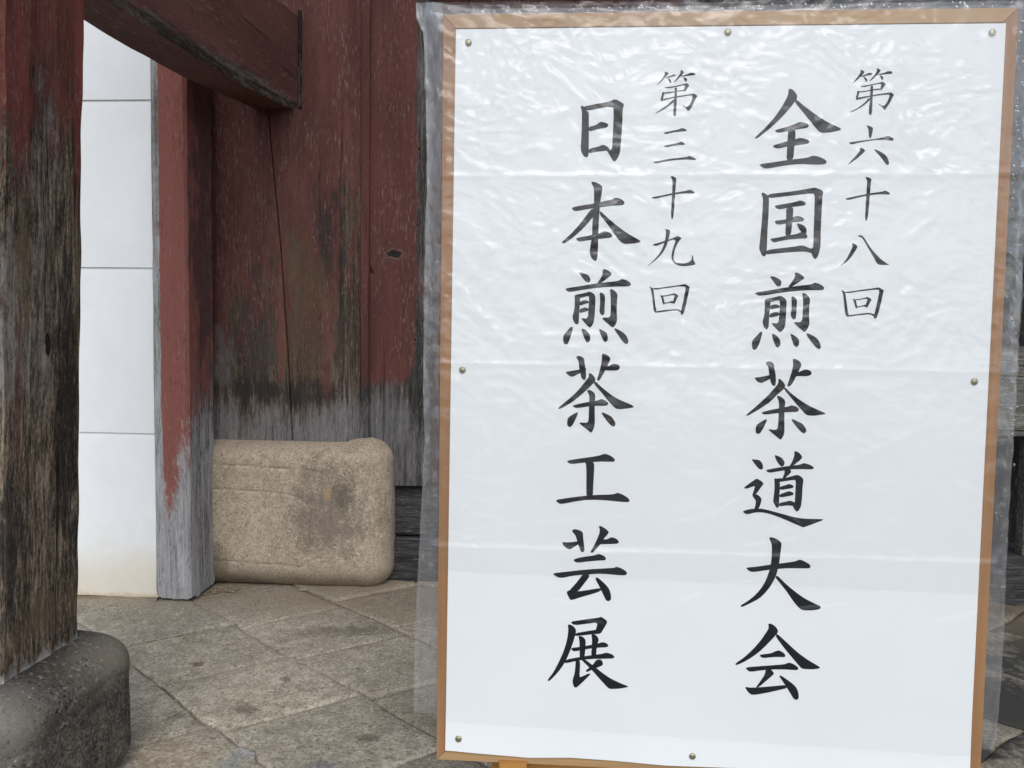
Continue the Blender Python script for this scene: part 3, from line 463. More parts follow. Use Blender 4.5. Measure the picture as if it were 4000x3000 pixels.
M['near'] = wood('near_post_wood', 'Z', (.175, .056, .043), ((.024, .018, .013), (.125, .092, .066), (.36, .285, .21)), base=.53, soft=.10, big=.5, flake=.6, fine=.45, mid=.5, foot=(.335, .372, (.50, .48, .45), .9),
    stains_or_shade=(((-1.16, 1.585, 1.66), (.3, .018, .30), (.17, .048, .036), .85), ((-1.16, 1.785, 1.62), (.3, .016, .30), (.16, .045, .035), .85), ((-1.17, 1.60, 1.28), (.3, .03, .20), (.19, .135, .08), .6), ((-1.17, 1.79, 1.30), (.3, .02, .25), (.17, .115, .065), .55),
            ((-1.17, 1.755, .85), (.3, .045, .40), (.022, .017, .015), .75), ((-1.17, 1.56, .62), (.3, .03, .16), (.03, .028, .028), .7), ((-1.17, 1.585, .98), (.3, .012, .22), (.12, .045, .036), .6), ((-1.18, 1.70, .45), (.3, .12, .07), (.17, .115, .072), .6)),
    terms=(('Z', 1.25, 1.85, -.30, .34), ('Z', .9, 1.3, -.3, 0), ('Y', 1.60, 1.66, .08, -.06), ('Y', 1.70, 1.80, -.05, .12)),
    tint_terms=(('Z', .45, 1.1, -.65, .08), ('Z', 1.0, 1.5, 0, .08), ('Y', 1.68, 1.74, .25, -.05)), tint=(.215, .20, .185), seed=6.4, grain=110, stretch=.11, bump=1., bigscale=9, cracks=.85, ramp_pos=(.38, .5, .64),
    knots=(((-1.16, 1.683, 1.075), (.2, .012, .032)),))
M['panel'] = wood('panel_wood', 'Z', (.118, .045, .038), ((.012, .011, .010), (.05, .045, .042), (.15, .14, .135)), base=.92, big=.3, flake=.26, fine=.15,
    terms=(('Z', .72, 1.0, -.9, 0), ('X', -.68, -.62, 0, -.55), ('Z', 1.0, 1.5, -.12, 0)), tint_terms=(('Z', .7, 1.0, .75, -.2), ('X', -.66, -.60, 0, -.5)), tint=(.115, .11, .108), seed=8.8, grain=60, bump=.4,
    knots=(((-.735, 3.37, 1.475), (.040, .1, .019)), ((-.63, 3.37, 1.93), (.007, .1, .010)), ((-.635, 3.37, 1.60), (.006, .1, .013)), ((-.64, 3.37, 1.10), (.007, .1, .010))))
M['sill'] = wood('sill_wood', 'X', None, ((.010, .010, .010), (.038, .037, .038), (.085, .083, .085)), seed=9.9, grain=70, bump=.5, cracks=.6)
M['door'] = wood('door_wood', 'Z', (.06, .02, .018), ((.008, .007, .006), (.02, .017, .015), (.04, .035, .03)), base=.9, big=.2, flake=.2, seed=12., grain=60)
M['dark'] = wood('dark_shade_wood', 'Z', None, ((.006, .005, .005), (.014, .012, .011), (.026, .022, .02)), seed=13., grain=60)  # near black colour carries the shade of the passage and the beam slot
M['grey'] = wood('grey_fence_wood', 'X', None, ((.015, .014, .012), (.12, .115, .10), (.30, .29, .26)), seed=15., grain=90, bump=1., cracks=.8)
M['roofwood'] = wood('roof_wood', 'Y', None, ((.03, .02, .016), (.06, .04, .03), (.09, .06, .05)), seed=16., grain=50)

M['base'] = granite('base_granite', ((.265, .205, .150), (.42, .34, .255), (.57, .475, .37)), (.10, .08, .057), .6, 210., 1.,
    stains_or_shade=(((-.985, 3.25, .33), (.20, .5, .24), (.15, .125, .10), .68), ((-.93, 3.25, .43), (.05, .5, .10), (.10, .085, .06), .6), ((-1.0, 3.25, .425), (.016, .5, .034), (.50, .30, .14), .6),
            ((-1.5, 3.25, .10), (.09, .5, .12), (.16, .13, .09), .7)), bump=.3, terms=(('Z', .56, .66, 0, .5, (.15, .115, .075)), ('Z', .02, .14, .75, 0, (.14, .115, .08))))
M['nearbase'] = granite('near_base_granite', ((.027, .025, .021), (.075, .069, .056), (.23, .21, .175)), (.010, .010, .009), .9, 210., 3.,
    stains_or_shade=(((-1.13, 1.80, .29), (.12, .16, .06), (.30, .27, .21), .6), ((-1.18, 1.48, .30), (.16, .10, .10), (.30, .27, .235), .5), ((-1.2, 1.7, .36), (.2, .3, .018), (.035, .034, .034), .9)), bump=.45, rough=.75)
M['paving'] = granite('paving_granite', ((.18, .163, .128), (.36, .327, .265), (.64, .59, .50)), (.065, .057, .046), .62, 190., 5., varied=True,
    stains_or_shade=(((-.585, 1.885, 0), (.055, .03, .5), (.13, .145, .165), .6), ((-1.03, 1.90, 0), (.16, .07, .5), (.32, .20, .12), .4), ((-.91, 2.16, 0), (.05, .04, .5), (.10, .075, .055), .55), ((-1.2, 2.46, 0), (.03, .03, .5), (.14, .075, .05), .7),
            ((-.50, 2.03, 0), (.04, .025, .5), (.09, .07, .05), .6), ((-1.09, 2.1, 0), (.04, .03, .5), (.09, .08, .065), .6), ((-.86, 2.36, 0), (.02, .03, .5), (.05, .048, .043), .6),
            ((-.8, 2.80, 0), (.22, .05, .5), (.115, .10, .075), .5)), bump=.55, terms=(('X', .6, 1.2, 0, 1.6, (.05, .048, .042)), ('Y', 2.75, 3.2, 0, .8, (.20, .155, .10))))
M['wedge'] = granite('wedge_granite', ((.14, .14, .125), (.26, .26, .235), (.42, .41, .37)), (.05, .05, .05), .5, 190., 8., bump=.5)

def plain(name, col, rough=.6, spec=.3, var=.12, scale=8., bump=.1, **kw):
    t = T(name); a = t.noise(t.pos(), scale, 5, .6); b = t.noise(t.pos(), scale*14, 3, .6)
    c = t.mix(t.rng(t.add(t.mul(a, .7), t.mul(b, .3)), .3, .7), tuple(v*(1-var) for v in col), tuple(min(1, v*(1+var)) for v in col))
    return t.done(t.bsdf(c, rough, spec, t.bump(b, bump, .002), **kw))
def wall_material():
    t = T('white_plaster'); a = t.noise(t.pos(), 1.4, 6, .6); b = t.noise(t.pos(), 22, 5, .6); z = t.sep(t.pos())[2]
    c = t.mix(t.rng(t.add(t.mul(a, .8), t.mul(b, .2)), .3, .7), (.81, .83, .832), (.89, .905, .905))
    c = t.mix(t.mul(t.rng(t.add(z, t.mul(t.math('SUBTRACT', a, .5), .5), t.mul(t.math('SUBTRACT', b, .5), .12)), .02, .34, 1., 0.), .75), c, (.74, .67, .52))
    c = t.mix(t.mul(t.rng(t.add(z, t.mul(t.math('SUBTRACT', b, .5), .05)), .005, .03, 1., 0.), .6), c, (.55, .42, .25))
    return t.done(t.bsdf(c, .75, .2, t.bump(t.add(b, t.mul(a, 2.)), .12, .004)))
M['wall'] = wall_material()
M['ground'] = plain('packed_earth', (.12, .105, .08), .95, .1, .3, 30., .4)
M['yard'] = plain('wet_gravel', (.16, .152, .14), .95, .1, .25, 40., .4)
def pine(name, c0, c1, axis, seed):
    t = T(name); ai = AX[axis]
    def st(c, a):
        v = [c]*3; v[ai] = a; return tuple(v)
    p = t.map(t.pos(), (1, 1, 1), (seed, seed, seed))
    g = t.noise(t.map(p, st(160, 3)), 1, 5, .6); b = t.noise(t.map(p, st(18, 1.2)), 1, 4, .5)
    f = t.add(t.mul(g, .45), t.mul(b, .55))
    return t.done(t.bsdf(t.ramp(f, [(.3, c0), (.7, c1)]), .42, .4, t.bump(g, .08, .001)))
M['rail_side'] = pine('frame_side_pine', (.26, .130, .055), (.42, .228, .108), 'Z', 1.)
M['rail_across'] = pine('frame_cross_pine', (.33, .198, .09), (.52, .34, .175), 'X', 2.)
M['easel'] = pine('easel_pine', (.36, .165, .04), (.50, .25, .07), 'Z', 3.)
M['panel_white'] = plain('board_panel', (.55, .56, .57), .6)
def paper_material():
    t = T('poster_paper'); a = t.noise(t.pos(), 5, 4, .5); b = t.noise(t.pos(), 300, 3, .6)
    c = t.mix(a, (.79, .82, .828), (.84, .868, .872))
    return t.done(t.bsdf(c, .7, .2, t.bump(t.add(t.mul(a, .6), t.mul(b, .02)), .15, .01)))
M['paper'] = paper_material()
M['ink'] = plain('black_ink', (.007, .008, .012), .6, .2, .25, 60.)
M['brass'] = plain('brass_tack', (.34, .32, .22), .38, .5, .12, 80., .05, Metallic=.8)
def plastic_material(name, haze, rough, gain=1.5):
    """thin clear polythene: mostly see-through, a little milky, glossy on its creases (the creases are in the mesh)"""
    t = T(name)
    tr = t.n('ShaderNodeBsdfTransparent'); tr.inputs[0].default_value = (.99, .99, .99, 1)
    df = t.n('ShaderNodeBsdfDiffuse'); df.inputs[0].default_value = (.88, .90, .93, 1)
    tl = t.n('ShaderNodeBsdfTranslucent'); tl.inputs[0].default_value = (.9, .92, .94, 1)
    gl = t.n('ShaderNodeBsdfGlossy'); gl.inputs['Roughness'].default_value = rough
    lw = t.n('ShaderNodeLayerWeight'); lw.inputs['Blend'].default_value = .5
    fr = t.add(.04, t.mul(t.math('POWER', lw.outputs['Facing'], 5.), .96))
    m0 = t.n('ShaderNodeMixShader'); m0.inputs[0].default_value = .4; t.t.links.new(df.outputs[0], m0.inputs[1]); t.t.links.new(tl.outputs[0], m0.inputs[2])
    m1 = t.n('ShaderNodeMixShader'); m1.inputs[0].default_value = haze; t.t.links.new(tr.outputs[0], m1.inputs[1]); t.t.links.new(m0.outputs[0], m1.inputs[2])
    m2 = t.n('ShaderNodeMixShader'); t.put(m2.inputs[0], t.math('MULTIPLY', fr, gain, clamp=True)); t.t.links.new(m1.outputs[0], m2.inputs[1]); t.t.links.new(gl.outputs[0], m2.inputs[2])
    return t.done(m2.outputs[0])
M['film'] = plastic_material('polythene', .006, .20, .85)
M['film_edge'] = plastic_material('polythene_margin', .10, .16, 1.3)
def water_material():
    t = T('water_drop'); tr = t.n('ShaderNodeBsdfTransparent'); gl = t.n('ShaderNodeBsdfGlossy'); gl.inputs['Roughness'].default_value = .03
    fr = t.n('ShaderNodeFresnel'); fr.inputs['IOR'].default_value = 1.6
    m = t.n('ShaderNodeMixShader'); t.put(m.inputs[0], t.math('ADD', t.mul(fr.outputs[0], .9), .02, clamp=True)); t.t.links.new(tr.outputs[0], m.inputs[1]); t.t.links.new(gl.outputs[0], m.inputs[2])
    return t.done(m.outputs[0])
M['water'] = water_material()

# ================================================================ GROUND AND PAVING
def sheet(name, s, z, mat, y0=None, y1=None, x0=None, x1=None):
    x0, x1, y0, y1 = (-s if x0 is None else x0), (s if x1 is None else x1), (-s if y0 is None else y0), (s if y1 is None else y1)
    o = pydata(name, [(x0, y0, z), (x1, y0, z), (x1, y1, z), (x0, y1, z)], [(0, 1, 2, 3)], mat); o['kind'] = 'structure'; return o
sheet('ground', 120, -.055, M['yard'])
pav = sheet('pavement', 0, -.05, M['ground'], -.6, 6.2, -3.2, 4.6)

def pq(a, b):
    p, q = a, b
    for _ in range(4): p, q = a-.09*(q-1.6), b-.085*(p-3.3)
    return (q-p)/2, (q+p)/2
def paving_stone(c4, seed, par, mat=None, n=9, top=0., edge=.02, name='paving_stone'):
    """one slab: pillowed top with worn arrises, uneven edges, sides going down into the bed"""
    vs_, fs = [], []
    ctr = Vector((sum(c[0] for c in c4)/4, sum(c[1] for c in c4)/4))
    tilt = (random.uniform(-.009, .009), random.uniform(-.009, .009)); dz = random.uniform(-.005, .005)+top
    def P(u, v):
        a = Vector(c4[0]).lerp(Vector(c4[1]), u); b = Vector(c4[3]).lerp(Vector(c4[2]), u); return a.lerp(b, v)
    ts = [0, .015, .05, .12] + [.12+.76*k/(n-1) for k in range(1, n-1)] + [.88, .95, .985, 1]
    m = len(ts)
    for v in ts:
        for u in ts:
            p = P(u, v); d = min(u, 1-u, v, 1-v)*.41
            dr = .0005+.0028*(1+nz(p.x*9, p.y*9, seed))
            w = Vector((nz(p.x*16, p.y*16, 3.3), nz(p.x*16, p.y*16, 8.8)))*.006+Vector((nz(p.x*4.5, p.y*4.5, 1.3), nz(p.x*4.5, p.y*4.5, 6.8)))*.014
            p = p+(ctr-p).normalized()*dr+w
            k = max(0, 1-d/edge)
            z = dz+tilt[0]*(u-.5)+tilt[1]*(v-.5)-.006*k*k+.0035*nz(p.x*7, p.y*7, seed)+.002*nz(p.x*22, p.y*22, seed)+.0015*nz(p.x*55, p.y*55, seed)
            vs_.append((p.x, p.y, z))
    for j in range(m-1):
        for i in range(m-1): fs.append((j*m+i, j*m+i+1, (j+1)*m+i+1, (j+1)*m+i))
    ring = [i for i in range(m)]+[j*m+m-1 for j in range(1, m)]+[(m-1)*m+i for i in range(m-2, -1, -1)]+[j*m for j in range(m-2, 0, -1)]
    b0 = len(vs_)
    for r in ring: x, y, z = vs_[r]; vs_.append((x, y, -.048))
    L = len(ring)
    for k in range(L): fs.append((ring[k], b0+k, b0+(k+1) % L, ring[(k+1) % L]))
    return pydata(name, vs_, fs, mat or M['paving'], par, 50)
coloff = {-1: .03, 0: -.03, -2: .10, 1: .06, -3: -.05, 2: -.04}
k = 0
for j in range(-6, 14):
    off = coloff.get(j, random.uniform(-.08, .08))
    lines = {i: 2.87+.585*i+off+random.uniform(-.015, .015) for i in range(-9, 13)}
    for i in range(-9, 12):
        a0, a1, b0, b1 = lines[i], lines[i+1], 1.655+.585*j, 1.655+.585*(j+1)
        c4 = [pq(a0, b0), pq(a0, b1), pq(a1, b1), pq(a1, b0)]
        mx, my = sum(c[0] for c in c4)/4, sum(c[1] for c in c4)/4
        if -2.4 < mx < 3.0 and .5 < my < 4.6 and (my < 3.5 or -.7 < mx < 2.6):
            paving_stone(c4, random.uniform(0, 50), pav, n=8, edge=.011); k += 1
paving_stone([(-.845, 1.955), (-.86, 1.83), (-.74, 1.84), (-.79, 1.935)], 3., pav, M['wedge'], n=5, top=.010, edge=.012)

# grit swept into the corner by the jamb and along the plinth
def pebble_mesh(vs_, fs, x, y, z, r):
    b = len(vs_); sq = random.uniform(.5, .9); ro = random.uniform(0, 6.28)
    for dx, dy, dz in ((1, 0, 0), (0, 1, 0), (-1, 0, 0), (0, -1, 0), (0, 0, 1), (0, 0, -.6)):
        jx, jy = dx*math.cos(ro)-dy*math.sin(ro), dx*math.sin(ro)+dy*math.cos(ro); s = r*random.uniform(.7, 1.25)
        vs_.append((x+jx*s, y+jy*s*sq, z+dz*s*.7))
    for a, c in ((0, 1), (1, 2), (2, 3), (3, 0)): fs.append((b+a, b+c, b+4)); fs.append((b+c, b+a, b+5))
vs_, fs = [], []
for _ in range(150):
    f = random.random()
    if f < .62: x, y = -1.50+abs(random.gauss(0, .05)), 3.20+random.gauss(0, .022)
    elif f < .85: x, y = random.uniform(-1.5, -.75), 3.215+abs(random.gauss(0, .012))
    else: x, y = random.uniform(-.78, -.6), 3.36+random.gauss(0, .02)
    pebble_mesh(vs_, fs, x, y, .004, random.choice((.003, .004, .006, .009)))
gr = pydata('grit', vs_, fs, M['paving']); tag(gr, 'dark grit and pebbles gathered at the foot of the plinth', 'grit', kind='stuff')

# ================================================================ WHITE PLASTER WALL
wallT = thing('plaster_wall', 'white plaster wall with three horizontal grooves beside the red jamb', 'wall')
WY = 3.066
zs = [0.004, .675, 1.357, 2.033, 2.72]
for i in range(4):
    z0, z1 = zs[i], zs[i+1]
    prof = [(WY, z0 if i == 0 else z0+.0215), (WY, z1-.022), (WY+.008, z1+.0205), (WY+.32, z1+.0205), (WY+.32, z0 if i == 0 else z0+.0215)]
    xs = [-6.5+.12*k for k in range(41)]+[-1.662]
    rings = []
    for xk in xs:
        rings.append([(xk, y+(.0012*nz(xk*3, z*3, 1) if y < WY+.1 else 0), z+(.010*nz(xk*9, 2, 5)-.006*(xk > -1.8) if i == 0 and z < .1 else .0008*nz(xk*5, z, 3))) for y, z in prof])
    loft('wall_panel', rings, M['wall'], wallT, 20)
foot = timber('footing_stone', -4.5, -1.66, 3.03, 3.4, -.06, .004, M['base'], wallT, axis='X', ch=.012, amp=.006, lstep=.04, seed=3)

# ================================================================ GATE: posts, stones, beam, boards, sill, doors, roof
gate_jamb = tag(timber('door_jamb', -1.660, -1.510, 3.035, 3.275, .012, 5.2, M['jamb'], ch=.012, amp=.0022, step=.02, lstep=.03, seed=2,
    fn=lambda x, y, z: (x+(.02 if x < -1.63 and y < 3.06 else 0)*0, y+.006*max(0, .06-z)*8*(1 if y < 3.1 else 0), z+(0.014*nz(x*60, y*60, 1) if z < .04 else 0)+(.022*max(0, (-1.640-x)/.02) if z < .02 else 0))),
    'narrow red jamb post bleached grey at its foot, beside the white wall', 'post')

STONE = (-1.79, -.735, 3.25, 4.20, -.012, .655)
carve = [[(-1.60, .435), (-1.21, .422), (-1.13, .405), (-1.085, .375), (-1.08, .27)],
         [(-1.60, .118), (-1.17, .102), (-1.115, .10), (-1.085, .12), (-1.05, .137), (-1.015, .14), (-1.0, .165), (-.985, .40), (-.985, .46), (-1.01, .505), (-1.06, .525), (-1.6, .545)],
         [(-.875, .55), (-.885, .16)]]
def stone_disp(p):
    q = Vector(p); n = .004*nz(q.x*4, q.y*4, q.z*4)+.0018*nz(q.x*18, q.y*18, q.z*18)
    if q.y < 3.34:
        for ci, pts in enumerate(carve):
            d = polydist(q.x, q.z, pts)
            if ci < 2: q.y += .0055*math.exp(-(d/.0042)**2)
            else: q.y -= .007*math.exp(-(d/.006)**2)
    q.y += n; q.z += n*.6
    if q.z > .5 and q.x > -.93: q.z += .006*min(1, (q.x+.93)/.09)*max(0, min(1, (q.z-.5)/.14))   # the ear left standing beside the post
    return q
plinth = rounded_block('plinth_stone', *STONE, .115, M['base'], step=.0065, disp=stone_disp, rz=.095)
tag(plinth, 'big tan granite plinth with rounded corners and carved lines under the main post', 'plinth')

# main post, with the long drying crack that wanders down its face
def main_post():
    sec0 = section(-1.625, -.877, 3.312, 4.06, .053, .03); rings = []
    zlist = [.60]+[.62+.02*k for k in range(10)]+[.82+.05*k for k in range(89)]
    for z in zlist:
        cx = lerp(z, [(.6, -1.172), (1.0, -1.192), (1.5, -1.225), (2.1, -1.283), (3.4, -1.36)]); wd = lerp(z, [(.6, .0035), (1.6, .0042), (2.05, .0025), (2.3, .001), (3.4, .0006)])
        front = [(-1.572+(cx-wd+1.572)*k/12, 3.312) for k in range(13)]+[(cx-.0004, 3.332), (cx+.0004, 3.332)]+[(cx+wd+(-.93-cx-wd)*k/12, 3.312) for k in range(13)]
        rest = [(-.905, 3.340), (-.877, 3.365), (-.877, 3.6), (-.877, 4.0), (-.93, 4.06), (-1.25, 4.06), (-1.572, 4.06), (-1.625, 4.0), (-1.625, 3.7), (-1.625, 3.365)]
        r = []
        for a, b in front+rest:
            dy = .0022*nz(a*5, z*.8, 2)+.0008*nz(a*60, z*4, 6); r.append((a+.002*nz(b*9, z*2, 4), b+dy, z))
        rings.append(r)
    o = loft('main_post', rings, M['post'], None, 30)
    return tag(o, 'massive square red gate post, paint worn to grey above the tan plinth', 'post')
main_post()

near = thing('gate_side_post', 'near weathered post with peeling red paint standing on a dark stone', 'post')
timber('shaft', -1.455, -1.185, 1.53, 1.81, .345, 5.2, M['near'], near, ch=.014, amp=.0045, step=.012, lstep=.02, seed=5,
       fn=lambda x, y, z: (x+(z-.35)*.029, y, z))
def nb_disp(p):
    q = Vector(p); n = .006*nz(q.x*5, q.y*5, q.z*5)+.003*nz(q.x*20, q.y*20, q.z*20)
    q.x += n
    if q.x > -1.2:
        d = polydist(q.y, q.z, [(1.30, .215), (1.60, .245), (1.78, .262), (1.835, .245), (1.845, .1)]); q.x -= .006*math.exp(-(d/.006)**2)
        d = polydist(q.y, q.z, [(1.45, .13), (1.62, .185), (1.75, .225)]); q.x -= .004*math.exp(-(d/.006)**2)
    q.z += n*.5+.018*max(0, (q.z-.28)/.07)*max(0, min(1, (-1.12-q.x)/.1))
    return q
nb = rounded_block('side_post_plinth', -1.58, -1.080, 1.43, 1.91, -.012, .338, .09, M['nearbase'], step=.009, disp=nb_disp, rz=.07)
tag(nb, 'dark mottled stone plinth under the near weathered post', 'plinth')

# tie beam from the near post into the main post, slightly arched
def beam_pt(x, y, z):
    rise = lerp(y, [(1.75, -.085), (2.3, -.078), (2.7, -.062), (3.0, -.032), (3.32, .004)]); return (x-.05*(3.31-y), y, z+rise)
bm_ = timber('tie_beam', -1.350, -1.148, 1.80, 3.345, 2.083, 2.495, M['beam'], axis='Y', ch=.022, amp=.004, step=.02, lstep=.03, seed=7, fn=beam_pt)
tag(bm_, 'dark red tie beam with a worn lower edge, running into the main post', 'beam')

# shade of the slot beside the beam's end, put in as a dark strip
gap_shade = timber('beam_gap_shade', -1.146, -1.130, 3.304, 3.33, 2.09, 2.50, M['dark'], ch=.002, amp=.001); tag(gap_shade, 'thin dark strip standing in for the shaded gap beside the tie beam end', 'wedge')

# facing board right of the post, scribed round the plinth's shoulder
def facing():
    rings = []
    for kz in range(60):
        z = .446+(5.2-.446)*(kz/59)**1.3
        r = []
        xr = -.575
        cut = .02*max(0, 1-(z-.446)/.03)**2
        for x, y in section(-.868, xr-cut, 3.372, 3.44, .006, .02):
            r.append((x+.0015*nz(z*3, y*9, 1), y+.0015*nz(x*20, z*2, 4), z))
        rings.append(r)
    o = loft('facing_board', rings, M['panel'], None, 30); return tag(o, 'red facing board with knots between the main post and the plastic covered sign', 'board')
facing()
fil = timber('corner_fillet', -.885, -.846, 3.352, 3.40, .66, 5.2, M['panel'], ch=.004, amp=.001, lstep=.06); tag(fil, 'slim red fillet strip in the corner between post and facing board', 'strip')
s1 = timber('upper_sill', -.78, .52, 3.405, 3.62, .212, .432, M['sill'], axis='X', ch=.010, amp=.002, seed=1); tag(s1, 'upper dark grey sill timber under the facing board', 'sill')
s2 = timber('lower_sill', -.78, 2.7, 3.395, 3.64, -.045, .204, M['sill'], axis='X', ch=.008, amp=.002, seed=6); tag(s2, 'lower dark grey sill timber lying on the paving', 'sill')

def door_leaf(x0, x1, y, z0, z1, mat, label, n):
    t_ = thing('gateway_planks', label, 'door')
    wd = (x1-x0)/n
    for k in range(n): timber('door_board', x0+k*wd+.002, x0+(k+1)*wd-.002, y, y+.04, z0, z1, mat, t_, ch=.004, amp=.001, lstep=.2, seed=k)
    timber('door_light_block', x0, x1, y+.0405, y+.055, z0, z1, mat, t_, ch=.003, amp=0, lstep=1., step=.5)  # added sheet that stops light leaking through the board gaps
    timber('door_rail', x0, x1, y+.057, y+.09, z0+.2, z0+.32, mat, t_, axis='X', lstep=.2); timber('door_rail', x0, x1, y+.057, y+.09, z1-.32, z1-.2, mat, t_, axis='X', lstep=.2)
door_leaf(-.66, .50, 3.46, .436, 5.2, M['door'], 'dark red plank gate door behind the sign', 5)
door_leaf(.52, 2.75, 3.86, .0, 5.2, M['dark'], 'near black planks standing in for the dark open passage deep in the gateway', 9)  # darkness of the open passage put in as near black planks

fence = thing('plank_barrier', 'silver grey weathered plank barrier in the gateway, right of the sign', 'barrier')
timber('plank', 1.74, 2.7, 3.40, 3.44, .745, 1.105, M['grey'], fence, axis='X', ch=.006, amp=.004, lstep=.03, step=.02)
timber('cap', 1.72, 2.72, 3.385, 3.455, .722, .743, M['grey'], fence, axis='X', ch=.004, amp=.002)
timber('leg', 2.005, 2.09, 3.40, 3.46, .206, .72, M['grey'], fence, ch=.006, amp=.003); timber('leg', 2.56, 2.64, 3.40, 3.46, .206, .72, M['grey'], fence, ch=.006, amp=.003)

roof = thing('gate_roof', 'gate roof boards overhead, shading the posts', 'roof')
timber('roof_deck', -2.3, 3.9, 1.5, 6.4, 5.32, 5.40, M['roofwood'], roof, axis='X', ch=.004, amp=0, lstep=.5, step=.5)
timber('eave_beam', -2.3, 3.9, 3.5, 3.8, 5.2, 5.318, M['roofwood'], roof, axis='X', ch=.004, amp=0, lstep=.5, step=.5)
for k in range(18): timber('rafter', -2.1+.34*k, -2.02+.34*k, 1.55, 6.3, 5.205, 5.318, M['roofwood'], roof, axis='Y', ch=.004, amp=0, lstep=1., step=.2)

# ================================================================ SIGN BOARD, POSTER, PLASTIC COVER, EASEL
BX, BZ, BY = -.19936, 1.62764, 1.2691       # top left corner of the board's face
BW, BH = .900, 1.2465
def B(u, v, y=0.): return (BX+u/1000, BY+y/1000, BZ-v/1000)      # millimetres on the board -> world
def prism(name, pts, d0, d1, mat, par, bev=0.):
    n = len(pts); vs_ = [B(u, v, d0) for u, v in pts]+[B(u, v, d1) for u, v in pts]
    fs = [tuple(range(n)), tuple(range(2*n-1, n-1, -1))]+[(k, n+k, n+(k+1) % n, (k+1) % n) for k in range(n)]
    o = pydata(name, vs_, fs, mat, par)
    bm = bmesh.new(); bm.from_mesh(o.data); bmesh.ops.recalc_face_normals(bm, faces=bm.faces)
    if bev: bmesh.ops.bevel(bm, geom=bm.edges[:], offset=bev, segments=2, affect='EDGES')
    bm.to_mesh(o.data); bm.free(); return o
board = thing('sign_board', 'large upright sign board with an orange pine frame', 'sign board')
w_ = 22.5; W_, H_ = 900., 1246.5
prism('frame_rail', [(0, 0), (W_, 0), (W_-w_, w_), (w_, w_)], 0, 24, M['rail_across'], board, .0007)
prism('frame_rail', [(0, H_), (w_, H_-w_), (W_-w_, H_-w_), (W_, H_)], 0, 24, M['rail_across'], board, .0007)
prism('frame_rail', [(0, 0.3), (w_-.3, w_+.3), (w_-.3, H_-w_-.3), (0, H_-.3)], 0, 24, M['rail_side'], board, .0007)
prism('frame_rail', [(W_, .3), (W_, H_-.3), (W_-w_+.3, H_-w_-.3), (W_-w_+.3, w_+.3)], 0, 24, M['rail_side'], board, .0007)
prism('backing_panel', [(w_, w_), (W_-w_, w_), (W_-w_, H_-w_), (w_, H_-w_)], 3, 18, M['panel_white'], board)

# poster: a sheet with a wavy lower edge that just laps the frame
def paper_y(u, v):
    k = max(0, (v-1120)/110); s = math.sin(u/62.+.6)*.5+math.sin(u/27.)*.2
    return -2.2-(1.6*k*k*(1+s) if v > 1120 else 0)+.25*nz(u/90, v/120, 3)
vs_, fs = [], []
nu, nv = 88, 110
for j in range(nv+1):
    for i in range(nu+1):
        u = 21.5+i*(881-21.5)/nu; lo = lerp(u, [(0, 1226), (60, 1229), (158, 1233.5), (229, 1230), (300, 1232), (389, 1235), (600, 1233), (900, 1231)])
        v = 24.5+(lo-24.5)*j/nv; vs_.append(B(u-(6*j/nv if i == 0 else 0), v, paper_y(u, v)))
for j in range(nv):
    for i in range(nu): a = j*(nu+1)+i; fs.append((a, a+nu+1, a+nu+2, a+1))
poster = pydata('poster', vs_, fs, M['paper'], None, 60)
tag(poster, 'white paper poster with black brush lettering pinned on the framed board', 'poster')

def chaikin(p, r=.22):
    out = []
    for i, a in enumerate(p):
        b = p[(i+1) % len(p)]; out.append((a[0]+(b[0]-a[0])*r, a[1]+(b[1]-a[1])*r)); out.append((a[0]+(b[0]-a[0])*(1-r), a[1]+(b[1]-a[1])*(1-r)))
    return out
for ch, data in GLYPHS:
    bm = bmesh.new()
    for si, s in enumerate(data.split('\n')):
        pts = chaikin([tuple(float(q)/10 for q in t_.split(',')) for t_ in s.split()])
        ring = [bm.verts.new(B(u, v, paper_y(u, v)-.25-.02*si)) for u, v in pts]
        edges = [bm.edges.new((ring[i], ring[(i+1) % len(ring)])) for i in range(len(ring))]
        bmesh.ops.triangle_fill(bm, edges=edges, use_beauty=True, normal=(0, -1, 0))
    for f in bm.faces:
        if f.normal.y > 0: f.normal_flip()
    me = bpy.data.meshes.new('character'); bm.to_mesh(me); bm.free()
    o = link('character', me, M['ink'], poster); o['label'] = 'black brush written character '+ch

def tack_mesh():
    vs_, fs = [], []; prof = [(0, -3.2), (3.2, -2.9), (5., -2.0), (5.6, -1.0), (5.6, -.4)]; n = 20
    for r, y in prof[1:]:
        for k in range(n): a = 2*math.pi*k/n; vs_.append((r/1000*math.cos(a), y/1000, r/1000*math.sin(a)))
    vs_.append((0, prof[0][1]/1000, 0)); c = len(vs_)-1
    for k in range(n): fs.append((c, k, (k+1) % n))
    for j in range(len(prof)-2):
        for k in range(n): fs.append((j*n+k, (j+1)*n+k, (j+1)*n+(k+1) % n, j*n+(k+1) % n))
    me = bpy.data.meshes.new('thumbtack'); me.from_pydata(vs_, [], fs); me.polygons.foreach_set('use_smooth', [True]*len(fs)); me.materials.append(M['brass']); return me
tm = tack_mesh()
for (u, v), wh in zip([(42, 46), (456, 34), (861, 39), (38, 577), (859, 582), (38, 1206), (432, 1217)],
        ["in the poster's top left corner, by the frame", "midway along the poster's top edge", "in the poster's top right corner, by the frame", "halfway down the poster's left edge", "halfway down the poster's right edge", "in the poster's bottom left corner", "midway along the poster's bottom edge"]):
    o = bpy.data.objects.new('thumbtack', tm); COL.objects.link(o); o.location = B(u, v, paper_y(u, v)); tag(o, 'small round brass thumbtack '+wh, 'thumbtack', 'thumbtacks holding the poster')
